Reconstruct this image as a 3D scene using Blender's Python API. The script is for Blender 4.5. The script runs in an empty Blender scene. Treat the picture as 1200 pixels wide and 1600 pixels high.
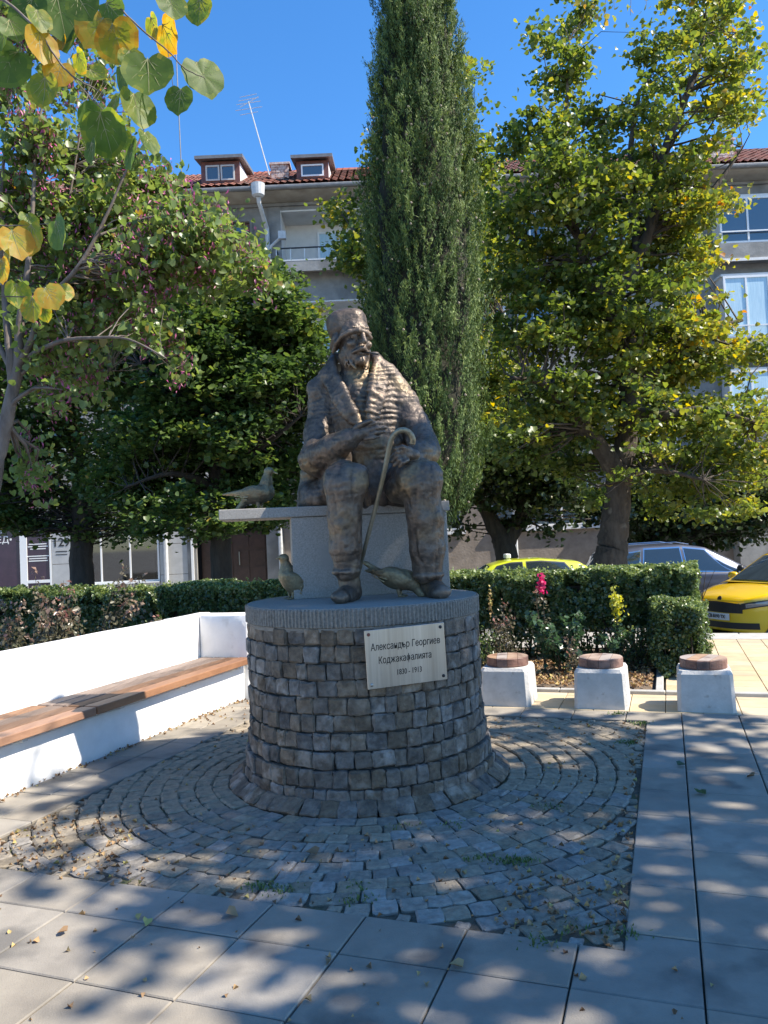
import bpy, math, random
import numpy as np
from mathutils import Vector, Matrix, noise as mnoise
R = math.radians
PI = math.pi
random.seed(7)
rng = np.random.default_rng(7)
scene = bpy.context.scene
col = scene.collection

# ------------------------------------------------------------------ camera
F_PX, PITCH, ROLL, EYE = 1213.6, .03282, .04635, 1.6
Fv = np.array([0, math.cos(PITCH), math.sin(PITCH)])
_r0 = np.array([1., 0, 0]); _u0 = np.array([0, -math.sin(PITCH), math.cos(PITCH)])
Rv = math.cos(ROLL)*_r0 - math.sin(ROLL)*_u0
Uv = math.sin(ROLL)*_r0 + math.cos(ROLL)*_u0
cd = bpy.data.cameras.new('camera'); cam = bpy.data.objects.new('camera', cd); col.objects.link(cam)
cd.sensor_fit = 'VERTICAL'; cd.sensor_height = 24.0; cd.lens = 24.0*F_PX/1600
cd.clip_start = .05; cd.clip_end = 2000
cam.matrix_world = Matrix(((Rv[0], Uv[0], -Fv[0], 0), (Rv[1], Uv[1], -Fv[1], 0), (Rv[2], Uv[2], -Fv[2], EYE), (0, 0, 0, 1)))
scene.camera = cam

# ------------------------------------------------------------------ light
SUN_EL, SUN_AZ = R(49), R(13)          # azimuth: degrees from +X (right) towards the viewer
sdir = Vector((math.cos(SUN_EL)*math.cos(SUN_AZ), -math.cos(SUN_EL)*math.sin(SUN_AZ), math.sin(SUN_EL)))
w = bpy.data.worlds.new('World'); scene.world = w; w.use_nodes = True
nt = w.node_tree; bg = nt.nodes['Background']
sky = nt.nodes.new('ShaderNodeTexSky'); sky.sky_type = 'NISHITA'; sky.sun_disc = False
sky.sun_elevation = SUN_EL; sky.sun_rotation = math.atan2(sdir.x, sdir.y)
sky.air_density = 1.0; sky.dust_density = .15; sky.ozone_density = 6.0; sky.altitude = 300
hsv = nt.nodes.new('ShaderNodeHueSaturation'); hsv.inputs['Saturation'].default_value = 1.19; nt.links.new(sky.outputs[0], hsv.inputs['Color'])
nt.links.new(hsv.outputs[0], bg.inputs[0]); bg.inputs[1].default_value = .14
sl = bpy.data.lights.new('sun', 'SUN'); sl.energy = 5.0; sl.angle = R(.53); sl.color = (1, .92, .80)
so = bpy.data.objects.new('sun', sl); col.objects.link(so)
so.rotation_euler = sdir.to_track_quat('Z', 'Y').to_euler(); so.location = (30, -8, 30)
vs = scene.view_settings; vs.view_transform = 'Standard'; vs.look = 'None'; vs.gamma = 1
vs.use_curve_mapping = False; vs.exposure = 1.06
scene.cycles.max_bounces = 8; scene.cycles.transparent_max_bounces = 8
scene.cycles.transmission_bounces = 6; scene.cycles.diffuse_bounces = 4

# ------------------------------------------------------------------ coordinates
def ray(px, py): return Fv + Rv*(px-600)/F_PX - Uv*(py-800)/F_PX
def onz(px, py, z=0.):
    d = ray(px, py); t = (z-EYE)/d[2]; return np.array([d[0]*t, d[1]*t, z])
def ony(px, py, Y):
    d = ray(px, py); return d*Y/d[1] + np.array([0, 0, EYE])
YAW = .3471; S = .2756*EYE; GX, GY = -.9395*EYE, 2.1997*EYE
cY, sY = math.cos(YAW), math.sin(YAW)
def G(u, v, z=0.): return (GX + u*cY + v*sY, GY - u*sY + v*cY, z)      # paving grid -> world
def toG(x, y): a, b = x-GX, y-GY; return a*cY - b*sY, a*sY + b*cY

# ------------------------------------------------------------------ object helpers
def tag(o, label=None, cat=None, group=None, kind=None):
    if label: o['label'] = label
    if cat: o['category'] = cat
    if group: o['group'] = group
    if kind: o['kind'] = kind
    return o
def empty(name, loc=(0, 0, 0), rz=0., **k):
    o = bpy.data.objects.new(name, None); col.objects.link(o); o.location = loc; o.rotation_euler = (0, 0, rz)
    o.empty_display_size = .1
    return tag(o, **k)
def link(name, me, mt=None, parent=None, smooth=False, **k):
    o = bpy.data.objects.new(name, me); col.objects.link(o)
    if mt is not None and not me.materials: me.materials.append(mt)
    if parent is not None:
        o.parent = parent
    if smooth and len(me.polygons): me.polygons.foreach_set('use_smooth', np.ones(len(me.polygons), bool))
    return tag(o, **k)
def mesh(name, v, f):
    me = bpy.data.meshes.new(name); me.from_pydata([tuple(map(float, p)) for p in v], [], f); me.update(); return me
def fast_mesh(name, V, Fq, tint=None):
    """V (n,3), Fq (m,k) arrays: all faces with k corners"""
    me = bpy.data.meshes.new(name); k = Fq.shape[1]; m = len(Fq)
    me.vertices.add(len(V)); me.vertices.foreach_set('co', np.ascontiguousarray(V, np.float32).ravel())
    me.loops.add(m*k); me.loops.foreach_set('vertex_index', np.ascontiguousarray(Fq, np.int32).ravel())
    me.polygons.add(m); me.polygons.foreach_set('loop_start', np.arange(0, m*k, k, dtype=np.int32))
    me.polygons.foreach_set('loop_total', np.full(m, k, np.int32))
    if tint is not None:
        a = me.attributes.new('tint', 'FLOAT', 'FACE'); a.data.foreach_set('value', np.ascontiguousarray(tint, np.float32))
    me.update(calc_edges=True); return me
class MB:
    def __init__(s): s.v = []; s.f = []; s.sm = False
    def add(s, v, f, T=None):
        n = len(s.v)
        if T is not None: v = [tuple(T @ Vector(p)) for p in v]
        s.v += [tuple(p) for p in v]; s.f += [tuple(i+n for i in q) for q in f]; return s
    def box(s, x0, x1, y0, y1, z0, z1, T=None, b=0.):
        if b <= 0:
            v = [(x, y, z) for z in (z0, z1) for y in (y0, y1) for x in (x0, x1)]
            return s.add(v, [(0, 2, 3, 1), (4, 5, 7, 6), (0, 1, 5, 4), (2, 6, 7, 3), (0, 4, 6, 2), (1, 3, 7, 5)], T)
        # chamfered box
        X, Y, Z = (x0, x1), (y0, y1), (z0, z1); v = []; idx = {}
        for i in (0, 1):
            for j in (0, 1):
                for k in (0, 1):
                    sx, sy, sz = (b, -b)[i], (b, -b)[j], (b, -b)[k]
                    for a, p in enumerate(((X[i], Y[j]+sy, Z[k]+sz), (X[i]+sx, Y[j], Z[k]+sz), (X[i]+sx, Y[j]+sy, Z[k]))):
                        idx[i, j, k, a] = len(v); v.append(p)
        f = []
        for i in (0, 1):
            q = [idx[i, 0, 0, 0], idx[i, 1, 0, 0], idx[i, 1, 1, 0], idx[i, 0, 1, 0]]; f.append(q if i else q[::-1])
            q = [idx[0, i, 0, 1], idx[0, i, 1, 1], idx[1, i, 1, 1], idx[1, i, 0, 1]]; f.append(q if i else q[::-1])
            q = [idx[0, 0, i, 2], idx[1, 0, i, 2], idx[1, 1, i, 2], idx[0, 1, i, 2]]; f.append(q if i else q[::-1])
            for j in (0, 1):
                q = [idx[i, j, 0, 0], idx[i, j, 1, 0], idx[i, j, 1, 1], idx[i, j, 0, 1]]; f.append(q if i ^ j else q[::-1])
                q = [idx[i, 0, j, 0], idx[i, 0, j, 2], idx[i, 1, j, 2], idx[i, 1, j, 0]]; f.append(q if i ^ j else q[::-1])
                q = [idx[0, i, j, 1], idx[0, i, j, 2], idx[1, i, j, 2], idx[1, i, j, 1]]; f.append(q[::-1] if i ^ j else q)
                for k in (0, 1):
                    q = [idx[i, j, k, 0], idx[i, j, k, 1], idx[i, j, k, 2]]; f.append(q if (i+j+k) % 2 else q[::-1])
        return s.add(v, f, T)
    def tube(s, pts, r, n=8, cap=True):
        pts = [Vector(p) for p in pts]; m = len(pts)
        rr = r if hasattr(r, '__len__') else [r]*m
        up = Vector((0.13, .31, 1)).normalized(); rings = []
        base = len(s.v)
        for i, p in enumerate(pts):
            t = (pts[min(i+1, m-1)] - pts[max(i-1, 0)])
            t = t.normalized() if t.length > 1e-9 else Vector((0, 0, 1))
            a = t.cross(up)
            if a.length < .05: a = t.cross(Vector((1, 0, 0)))
            a.normalize(); b = t.cross(a)
            for k in range(n):
                c, q = math.cos(2*PI*k/n), math.sin(2*PI*k/n)
                s.v.append(tuple(p + (a*c + b*q)*rr[i]))
        for i in range(m-1):
            for k in range(n):
                k2 = (k+1) % n
                s.f.append((base+i*n+k, base+i*n+k2, base+(i+1)*n+k2, base+(i+1)*n+k))
        if cap:
            s.f.append(tuple(base+k for k in range(n))[::-1]); s.f.append(tuple(base+(m-1)*n+k for k in range(n)))
        return s
    def prism(s, poly, z0, z1, T=None):
        n = len(poly); v = [(x, y, z0) for x, y in poly] + [(x, y, z1) for x, y in poly]
        f = [tuple(range(n))[::-1], tuple(range(n, 2*n))] + [(i, (i+1) % n, n+(i+1) % n, n+i) for i in range(n)]
        return s.add(v, f, T)
    def lathe(s, prof, n=48, T=None):
        v = []; f = []; m = len(prof)
        for r, z in prof:
            for k in range(n): v.append((r*math.cos(2*PI*k/n), r*math.sin(2*PI*k/n), z))
        for i in range(m-1):
            for k in range(n): f.append((i*n+k, i*n+(k+1) % n, (i+1)*n+(k+1) % n, (i+1)*n+k))
        f.append(tuple(range(n))[::-1]); f.append(tuple((m-1)*n+k for k in range(n)))
        return s.add(v, f, T)
    def me(s, name): return mesh(name, s.v, s.f)
    def build(s, name, mt, parent=None, smooth=False, **k):
        return link(name, s.me(name), mt, parent, smooth, **k)
TZ = lambda x=0, y=0, z=0, rz=0: Matrix.Translation((x, y, z)) @ Matrix.Rotation(rz, 4, 'Z')
GR = Matrix.Translation((GX, GY, 0)) @ Matrix.Rotation(-YAW, 4, 'Z')   # grid frame

# ------------------------------------------------------------------ materials
def mat(name, c1, c2=None, scale=6., rough=.8, metal=0., bump=0., bscale=40., rnd=0., spec=.5, c3=None, s3=1.5, coat=0., t3=.55, stretch=None, rr=0., sat=(.5, 1.7)):
    m = bpy.data.materials.new(name); m.use_nodes = True; t = m.node_tree; N = t.nodes; L = t.links
    b = N['Principled BSDF']; b.inputs['Roughness'].default_value = rough; b.inputs['Metallic'].default_value = metal
    b.inputs['Specular IOR Level'].default_value = spec; b.inputs['Coat Weight'].default_value = coat
    geo = N.new('ShaderNodeNewGeometry'); pos = geo.outputs['Position']
    if stretch:
        mp = N.new('ShaderNodeMapping'); mp.inputs['Scale'].default_value = stretch[:3]
        if len(stretch) > 3: mp.inputs['Rotation'].default_value = (0, 0, stretch[3])
        L.new(pos, mp.inputs[0]); pos = mp.outputs[0]
    out = None
    if c2 is None: c2 = c1
    n = N.new('ShaderNodeTexNoise'); n.inputs['Scale'].default_value = scale; n.inputs['Detail'].default_value = 8; n.inputs['Roughness'].default_value = .65
    L.new(pos, n.inputs['Vector'])
    r = N.new('ShaderNodeValToRGB'); r.color_ramp.elements[0].position = .35; r.color_ramp.elements[1].position = .65
    r.color_ramp.elements[0].color = (*c1, 1); r.color_ramp.elements[1].color = (*c2, 1)
    L.new(n.outputs[0], r.inputs[0]); out = r.outputs[0]
    if c3 is not None:
        n3 = N.new('ShaderNodeTexNoise'); n3.inputs['Scale'].default_value = s3; n3.inputs['Detail'].default_value = 6
        L.new(geo.outputs['Position'], n3.inputs['Vector'])
        r3 = N.new('ShaderNodeValToRGB'); r3.color_ramp.elements[0].position = t3; r3.color_ramp.elements[1].position = min(1, t3+.14)
        L.new(n3.outputs[0], r3.inputs[0])
        mx = N.new('ShaderNodeMix'); mx.data_type = 'RGBA'; L.new(r3.outputs[0], mx.inputs['Factor'])
        L.new(out, mx.inputs['A']); mx.inputs['B'].default_value = (*c3, 1); out = mx.outputs['Result']
    if rnd > 0:
        oi = N.new('ShaderNodeObjectInfo'); hs = N.new('ShaderNodeHueSaturation')
        mr = N.new('ShaderNodeMapRange'); mr.inputs['To Min'].default_value = 1-rnd; mr.inputs['To Max'].default_value = 1+rnd
        L.new(oi.outputs['Random'], mr.inputs[0]); L.new(mr.outputs[0], hs.inputs['Value'])
        m2 = N.new('ShaderNodeMath'); m2.operation = 'MULTIPLY'; m2.inputs[1].default_value = 7.31; L.new(oi.outputs['Random'], m2.inputs[0])
        m3 = N.new('ShaderNodeMath'); m3.operation = 'FRACT'; L.new(m2.outputs[0], m3.inputs[0])
        mr2 = N.new('ShaderNodeMapRange'); mr2.inputs['To Min'].default_value = sat[0]; mr2.inputs['To Max'].default_value = sat[1]
        L.new(m3.outputs[0], mr2.inputs[0]); L.new(mr2.outputs[0], hs.inputs['Saturation'])
        L.new(out, hs.inputs['Color']); out = hs.outputs[0]
    L.new(out, b.inputs['Base Color'])
    if rr:
        m4 = N.new('ShaderNodeMapRange'); m4.inputs['To Min'].default_value = rough-rr; m4.inputs['To Max'].default_value = rough+rr
        L.new(n.outputs[0], m4.inputs[0]); L.new(m4.outputs[0], b.inputs['Roughness'])
    if bump > 0:
        nb = N.new('ShaderNodeTexNoise'); nb.inputs['Scale'].default_value = bscale; nb.inputs['Detail'].default_value = 8
        L.new(pos, nb.inputs['Vector'])
        bp = N.new('ShaderNodeBump'); bp.inputs['Strength'].default_value = 1; bp.inputs['Distance'].default_value = bump
        L.new(nb.outputs[0], bp.inputs['Height']); L.new(bp.outputs[0], b.inputs['Normal'])
    return m
def leafmat(name, stops, trans=.35, rough=.38, spec=.6, tb=1.6):
    """stops: (pos, colour) along the leaf's own random tint"""
    m = bpy.data.materials.new(name); m.use_nodes = True; t = m.node_tree; N = t.nodes; L = t.links
    b = N['Principled BSDF']; out = N['Material Output']
    at = N.new('ShaderNodeAttribute'); at.attribute_name = 'tint'
    r = N.new('ShaderNodeValToRGB'); e = r.color_ramp.elements
    e[0].position, e[0].color = stops[0][0], (*stops[0][1], 1); e[1].position, e[1].color = stops[-1][0], (*stops[-1][1], 1)
    for p, c in stops[1:-1]:
        q = e.new(p); q.color = (*c, 1)
    L.new(at.outputs['Fac'], r.inputs[0]); L.new(r.outputs[0], b.inputs['Base Color'])
    b.inputs['Roughness'].default_value = rough; b.inputs['Specular IOR Level'].default_value = spec
    tr = N.new('ShaderNodeBsdfTranslucent')
    hs = N.new('ShaderNodeHueSaturation'); hs.inputs['Value'].default_value = tb; hs.inputs['Saturation'].default_value = 1.15; hs.inputs['Hue'].default_value = .49
    L.new(r.outputs[0], hs.inputs['Color']); L.new(hs.outputs[0], tr.inputs[0])
    mx = N.new('ShaderNodeMixShader'); mx.inputs[0].default_value = trans
    L.new(b.outputs[0], mx.inputs[1]); L.new(tr.outputs[0], mx.inputs[2]); L.new(mx.outputs[0], out.inputs[0])
    return m
def glassmat(name, c=(.02, .025, .03), rough=.03, metal=0., spec=1.):
    m = bpy.data.materials.new(name); m.use_nodes = True; b = m.node_tree.nodes['Principled BSDF']
    b.inputs['Base Color'].default_value = (*c, 1); b.inputs['Roughness'].default_value = rough
    b.inputs['Specular IOR Level'].default_value = spec; b.inputs['Metallic'].default_value = metal
    b.inputs['Coat Weight'].default_value = .6; b.inputs['Coat Roughness'].default_value = .02
    return m

# ------------------------------------------------------------------ leaves and trees
HEART = np.array([(0, 0), (-.34, -.10), (-.52, .22), (-.36, .62), (0, 1.0), (.36, .62), (.52, .22), (.34, -.10)])
DIAM = np.array([(0, 0), (-.42, .45), (0, 1.0), (.42, .45)])
LOBED = np.array([(0, 0), (-.5, .05), (-.55, .5), (0, 1.05), (.55, .5), (.5, .05)])
def leaves(name, C, size, tint, shape=DIAM, up=.5, droop=0., axis=None, szvar=.35, fold=.18, flat=None, narrow=1.):
    """one leaf blade per centre: C (n,3)"""
    n = len(C); C = np.asarray(C, float)
    nrm = rng.normal(size=(n, 3)); nrm[:, 2] += up*2.2
    if flat is not None: nrm += flat*1.6
    nrm /= np.linalg.norm(nrm, axis=1)[:, None]
    ax = rng.normal(size=(n, 3)); ax[:, 2] -= droop
    if axis is not None: ax = ax*.45 + axis*2
    ax -= nrm*np.sum(ax*nrm, 1)[:, None]; ax /= np.linalg.norm(ax, axis=1)[:, None]+1e-9
    sd = np.cross(nrm, ax); sz = size*(1 + szvar*(rng.random(n)*2-1))
    k = len(shape); P = np.zeros((n, k, 3))
    for i, (a, b) in enumerate(shape):
        P[:, i] = C + sd*(a*narrow*sz)[:, None] + ax*((b-.4)*sz)[:, None] + nrm*((abs(a)*fold*2 - .25*fold*b*b)*sz)[:, None]
    V = P.reshape(-1, 3)
    if k == 4:
        f = np.array([[0, 2, 1], [0, 3, 2]])
    elif k == 6:
        f = np.array([[0, 3, 2], [0, 2, 1], [0, 5, 4], [0, 4, 3]])
    else:
        h = k//2; f = []
        for i in range(1, h): f.append([0, i+1, i])
        for i in range(h, k-1): f.append([0, i+1, i])
        f = np.array(f)
    Fq = (np.arange(n)[:, None, None]*k + f[None]).reshape(-1, 3)
    return fast_mesh(name, V, Fq, np.repeat(tint, len(f)))
def bend(pts, n, wob=.014, seed=0):
    """smooth poly-path through points (x,y,z,r)"""
    P = np.array(pts, float); m = len(P); out = []
    for i in range(m-1):
        p0, p1, p2, p3 = P[max(i-1, 0)], P[i], P[i+1], P[min(i+2, m-1)]
        for j in range(n):
            t = j/n
            q = .5*((2*p1) + (-p0+p2)*t + (2*p0-5*p1+4*p2-p3)*t*t + (-p0+3*p1-3*p2+p3)*t**3)
            out.append(q)
    out.append(P[-1]); out = np.array(out)
    rs = np.random.default_rng(seed+11)
    out[1:-1, :3] += rs.normal(size=(len(out)-2, 3))*wob*out[1:-1, 3:4]*4
    return out
def tree(name, label, limbs, lobes, leafm, barkm, nclus=300, per=60, crad=.32, size=.09, shape=LOBED, tintf=None,
         group=None, flatc=.55, up=.5, twigs=True, shell=.62, cat='tree', flowers=None, seed=1, sides=9, droop=0., base=None, tstep=1):
    rs = np.random.default_rng(seed)
    limbs = [bend(l, 6, seed=seed+i) for i, l in enumerate(limbs)]
    b0 = limbs[0][0][:3] if base is None else np.array(base)
    root = empty(name, tuple(b0), label=label, cat=cat, group=group)
    off = -b0
    mb = MB()
    for l in limbs: mb.tube(l[:, :3]+off, list(l[:, 3]), n=sides)
    mb.build('trunk', barkm, root, smooth=True)
    L = np.array(lobes, float)         # x,y,z,r
    wgt = L[:, 3]**2; wgt /= wgt.sum()
    idx = rs.choice(len(L), nclus, p=wgt)
    d = rs.normal(size=(nclus, 3)); d /= np.linalg.norm(d, axis=1)[:, None]
    rr = (shell + (1-shell)*rs.random(nclus))*np.where(rs.random(nclus) < .16, rs.random(nclus), 1)
    cc = L[idx, :3] + d*(rr*L[idx, 3])[:, None]*np.array([1, 1, .92])
    LP = np.concatenate([l[len(l)//3:] for l in limbs])
    if twigs:
        tb = MB()
        for c in cc[::tstep]:
            dd = np.linalg.norm(LP[:, :3]-c, axis=1) + .8*np.maximum(0, LP[:, 2]-c[2]+.1)
            k = int(np.argmin(dd)); a = LP[k, :3]; r0 = min(LP[k, 3]*.5, .028)
            mid = (a+c)/2 + rs.normal(size=3)*.12*np.linalg.norm(c-a) + np.array([0, 0, .06*np.linalg.norm(c-a)])
            q = [a, a*.55+mid*.45+rs.normal(size=3)*.02, mid, mid*.4+c*.6+rs.normal(size=3)*.04, c]
            tb.tube([p+off for p in q], [r0, r0*.8, r0*.6, r0*.4, .004], n=4, cap=False)
        tb.build('branches', barkm, root, smooth=True)
    n = nclus*per; ci = np.repeat(np.arange(nclus), per)
    cs = crad*(.6+.8*rs.random(nclus))
    o = rs.normal(size=(n, 3))*np.array([.62, .62, .62*flatc])
    P = cc[ci] + o*cs[ci][:, None]
    ct = rs.random(nclus)
    tint = tintf(P, ct[ci], rs.random(n)) if tintf else np.clip(.6*ct[ci] + .4*rs.random(n), 0, 1)
    link('crown', leaves('crown', P+off, size, tint, shape, up=up, droop=droop), leafm, root)
    if flowers:
        fm, fn, fs = flowers
        pk = rs.integers(0, nclus, fn//14)
        fp = (cc[pk][:, None, :] + rs.normal(size=(len(pk), 14, 3))*np.array([.05, .05, .11])).reshape(-1, 3)
        link('seed_pods', leaves('seed_pods', fp+off, fs, rs.random(len(fp)), DIAM, up=0., droop=3., narrow=.35), fm, root)
    return root, cc
# ------------------------------------------------------------------ shared materials
m_slab = mat('paving_concrete', (.225, .20, .165), (.30, .268, .22), 3.5, .85, bump=.0018, bscale=150, rnd=.12, c3=(.14, .128, .11), s3=2.6, t3=.54, sat=(.85, 1.15))
m_cob = mat('granite_cobble', (.17, .148, .118), (.29, .252, .20), 22, .8, bump=.006, bscale=60, rnd=.2, c3=(.33, .29, .24), s3=9, t3=.6, sat=(.6, 1.5))
m_cobw = mat('granite_wall_stone', (.085, .066, .050), (.20, .16, .122), 16, .85, bump=.013, bscale=36, rnd=.30, c3=(.26, .225, .19), s3=8, t3=.57, sat=(.55, 1.35))
m_joint = mat('joint_soil', (.06, .05, .037), (.12, .10, .075), 30, .95, bump=.01, bscale=60, c3=(.07, .08, .03), s3=5)
m_mortar = mat('mortar', (.05, .045, .04), (.09, .08, .07), 20, .95, bump=.006, bscale=50)
m_gran = mat('cut_granite', (.205, .19, .17), (.33, .31, .28), 95, .6, bump=.0008, bscale=220, c3=(.25, .235, .215), s3=3)
m_granr = mat('ribbed_granite', (.14, .125, .105), (.27, .245, .21), 60, .85, bump=.002, bscale=120, c3=(.12, .105, .09), s3=5, t3=.58)
m_white = mat('white_painted_plaster', (.74, .73, .71), (.82, .81, .79), 5, .7, bump=.005, bscale=16, c3=(.60, .58, .54), s3=4.5, t3=.62)
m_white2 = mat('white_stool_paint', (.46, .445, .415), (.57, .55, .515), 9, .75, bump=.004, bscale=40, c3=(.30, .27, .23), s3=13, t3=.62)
m_wood = mat('bench_wood', (.21, .095, .045), (.33, .155, .07), 7, .55, bump=.002, bscale=60, rnd=.22, c3=(.30, .15, .075), s3=3, stretch=(1, .12, 1, YAW))
m_woodg = mat('weathered_wood', (.13, .08, .055), (.23, .15, .105), 9, .75, bump=.003, bscale=60, rnd=.25, c3=(.085, .055, .04), s3=5, stretch=(1, .1, 1, YAW))
m_stoolw = mat('stool_wood', (.13, .06, .045), (.25, .14, .10), 16, .65, bump=.003, bscale=70, rnd=.12, sat=(.8, 1.2), c3=(.09, .05, .04), s3=9, stretch=(.25, 1, 1))
m_stoolt = mat('weathered_stool_top', (.24, .17, .13), (.38, .29, .23), 14, .8, bump=.003, bscale=60, rnd=.14, c3=(.15, .09, .07), s3=8, stretch=(.25, 1, 1))
m_yel = mat('yellow_paver', (.44, .35, .22), (.52, .42, .27), 5, .85, bump=.001, bscale=140, rnd=.08, c3=(.40, .33, .23), s3=2, sat=(.85, 1.1))
m_asph = mat('asphalt', (.085, .085, .085), (.13, .128, .125), 12, .9, bump=.004, bscale=120)
m_pave = mat('far_pavement', (.28, .26, .24), (.36, .34, .31), 4, .9, bump=.002, bscale=60)
m_soil = mat('soil', (.09, .065, .045), (.16, .12, .085), 14, .95, bump=.02, bscale=30)
m_kerb = mat('kerb_concrete', (.33, .32, .30), (.42, .41, .38), 8, .85, bump=.002, bscale=70)
m_black = mat('dark_metal', (.02, .02, .02), None, 5, .5)
m_bark = mat('rough_bark', (.045, .034, .026), (.10, .08, .062), 9, .95, bump=.03, bscale=16, stretch=(1, 1, .3), c3=(.19, .165, .13), s3=4, t3=.6)
m_barkd = mat('dark_linden_bark', (.03, .024, .019), (.065, .052, .042), 9, .95, bump=.03, bscale=16, stretch=(1, 1, .3))
m_bark2 = mat('smooth_redbud_bark', (.10, .075, .06), (.19, .155, .13), 12, .85, bump=.006, bscale=40, stretch=(1, 1, .4))
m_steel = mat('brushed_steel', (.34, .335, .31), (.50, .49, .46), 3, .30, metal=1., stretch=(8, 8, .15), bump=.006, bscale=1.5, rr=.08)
m_ink = mat('engraved_letters', (.02, .018, .015), None, 5, .6)
lf_red = leafmat('redbud_leaves', [(0, (.08, .13, .035)), (.55, (.17, .235, .065)), (.85, (.20, .22, .06)), (1, (.34, .22, .05))], .5, .4, .7)
lf_map = leafmat('maple_leaves', [(0, (.05, .08, .018)), (.45, (.12, .17, .038)), (.74, (.28, .28, .05)), (.92, (.48, .38, .055)), (1, (.42, .20, .045))], .48, .42, .6)
lf_lin = leafmat('linden_leaves', [(0, (.035, .068, .022)), (.6, (.08, .135, .036)), (.92, (.16, .20, .045)), (1, (.34, .26, .05))], .42, .42, .6)
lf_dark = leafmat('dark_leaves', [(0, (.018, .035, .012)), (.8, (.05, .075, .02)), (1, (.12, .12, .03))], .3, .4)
lf_hed = leafmat('privet_leaves', [(0, (.04, .068, .024)), (.55, (.13, .185, .06)), (1, (.31, .36, .13))], .35, .36, .8)
lf_cyp = leafmat('cypress_sprays', [(0, (.03, .055, .02)), (.5, (.10, .155, .045)), (1, (.27, .33, .11))], .25, .65, .25, 1.3)
lf_pod = leafmat('redbud_pods', [(0, (.20, .07, .09)), (.6, (.40, .14, .22)), (1, (.65, .14, .38))], .3, .5)
lf_litter = leafmat('dry_leaves', [(0, (.13, .075, .04)), (.5, (.30, .19, .10)), (.85, (.42, .28, .13)), (1, (.40, .36, .12))], .1, .7, .3)
lf_grass = leafmat('grass_blades', [(0, (.05, .09, .02)), (1, (.13, .19, .05))], .3, .5)
lf_pur = leafmat('reddish_leaves', [(0, (.07, .075, .04)), (.5, (.17, .15, .10)), (.8, (.28, .17, .13)), (1, (.50, .20, .19))], .3, .35)
lf_rose = leafmat('rose_leaves', [(0, (.025, .06, .03)), (1, (.08, .14, .06))], .3, .35)
lf_yel = leafmat('yellow_leaves', [(0, (.35, .36, .05)), (1, (.62, .60, .10))], .4, .4)
lf_pink = leafmat('pink_petals', [(0, (.5, .02, .09)), (1, (.7, .06, .2))], .3, .5)
# ------------------------------------------------------------------ ground, road, paving
MB().box(-900, 900, -900, 900, -.9, -.62).build('ground', m_pave, kind='structure')
def gsheet(name, u0, u1, v0, v1, prof, mt, nu=2, **k):
    """sheet in grid frame, z from prof [(v,z)...]"""
    v = []; f = []
    vv = [a for a, _ in prof]
    for a, z in prof:
        for i in range(nu): v.append(G(u0+(u1-u0)*i/(nu-1), a, z))
    for j in range(len(prof)-1):
        for i in range(nu-1): f.append((j*nu+i, j*nu+i+1, (j+1)*nu+i+1, (j+1)*nu+i))
    return link(name, mesh(name, v, f), mt, kind='structure')
gsheet('road', -45, 60, 0, 0, [(9.42, -.12), (11.2, -.37), (12.6, -.42), (15.2, -.46), (60, -.45)], m_asph)
# plaza body (base under the slabs)
MB().prism([(-14, -9), (16, -9), (16, 9.3), (-14, 9.3)], -.6, -.03, GR).build('plaza_base', m_joint, kind='structure')
kb = empty('street_kerb', kind='structure')
for i in range(24):
    u = -9.5+i*1.0
    MB().box(u+.004, u+.996, 9.302, 9.42, -.5, .0, GR, b=.008).build('kerb_stone', m_kerb, kb)
# building pavement
MB().box(-40, 45, 22.2, 27, -.6, -.33).build('pavement', m_pave, kind='structure')

def slabmesh(poly, t=.03, c=.005):
    n = len(poly); P = [Vector((x, y)) for x, y in poly]; ins = []
    for i in range(n):
        a, b, d = P[i-1], P[i], P[(i+1) % n]
        e1 = (b-a).normalized(); e2 = (d-b).normalized(); n1 = Vector((-e1.y, e1.x)); n2 = Vector((-e2.y, e2.x))
        ins.append(b + (n1+n2)*c/(1+n1.dot(n2)))
    v = [(p.x, p.y, -t) for p in P] + [(p.x, p.y, -c) for p in P] + [(p.x, p.y, 0) for p in ins]
    f = [(i, (i+1) % n, n+(i+1) % n, n+i) for i in range(n)] + [(n+i, n+(i+1) % n, 2*n+(i+1) % n, 2*n+i) for i in range(n)]
    f.append(tuple(range(2*n, 3*n)))
    return v, f
pav = empty('paving', kind='structure'); pav.matrix_world = GR
CU0, CU1, CV0, CV1 = -1.05, 2.37, .305, 3.93       # cobbled rectangle
g = .0034
slabs = []
cuts_v = [CV0 if False else None]
def addslab(u0, u1, v0, v1):
    if u1-u0 < .03 or v1-v0 < .03: return
    slabs.append([(u0+g, v0+g), (u1-g, v0+g), (u1-g, v1-g), (u0+g, v1-g)])
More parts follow.
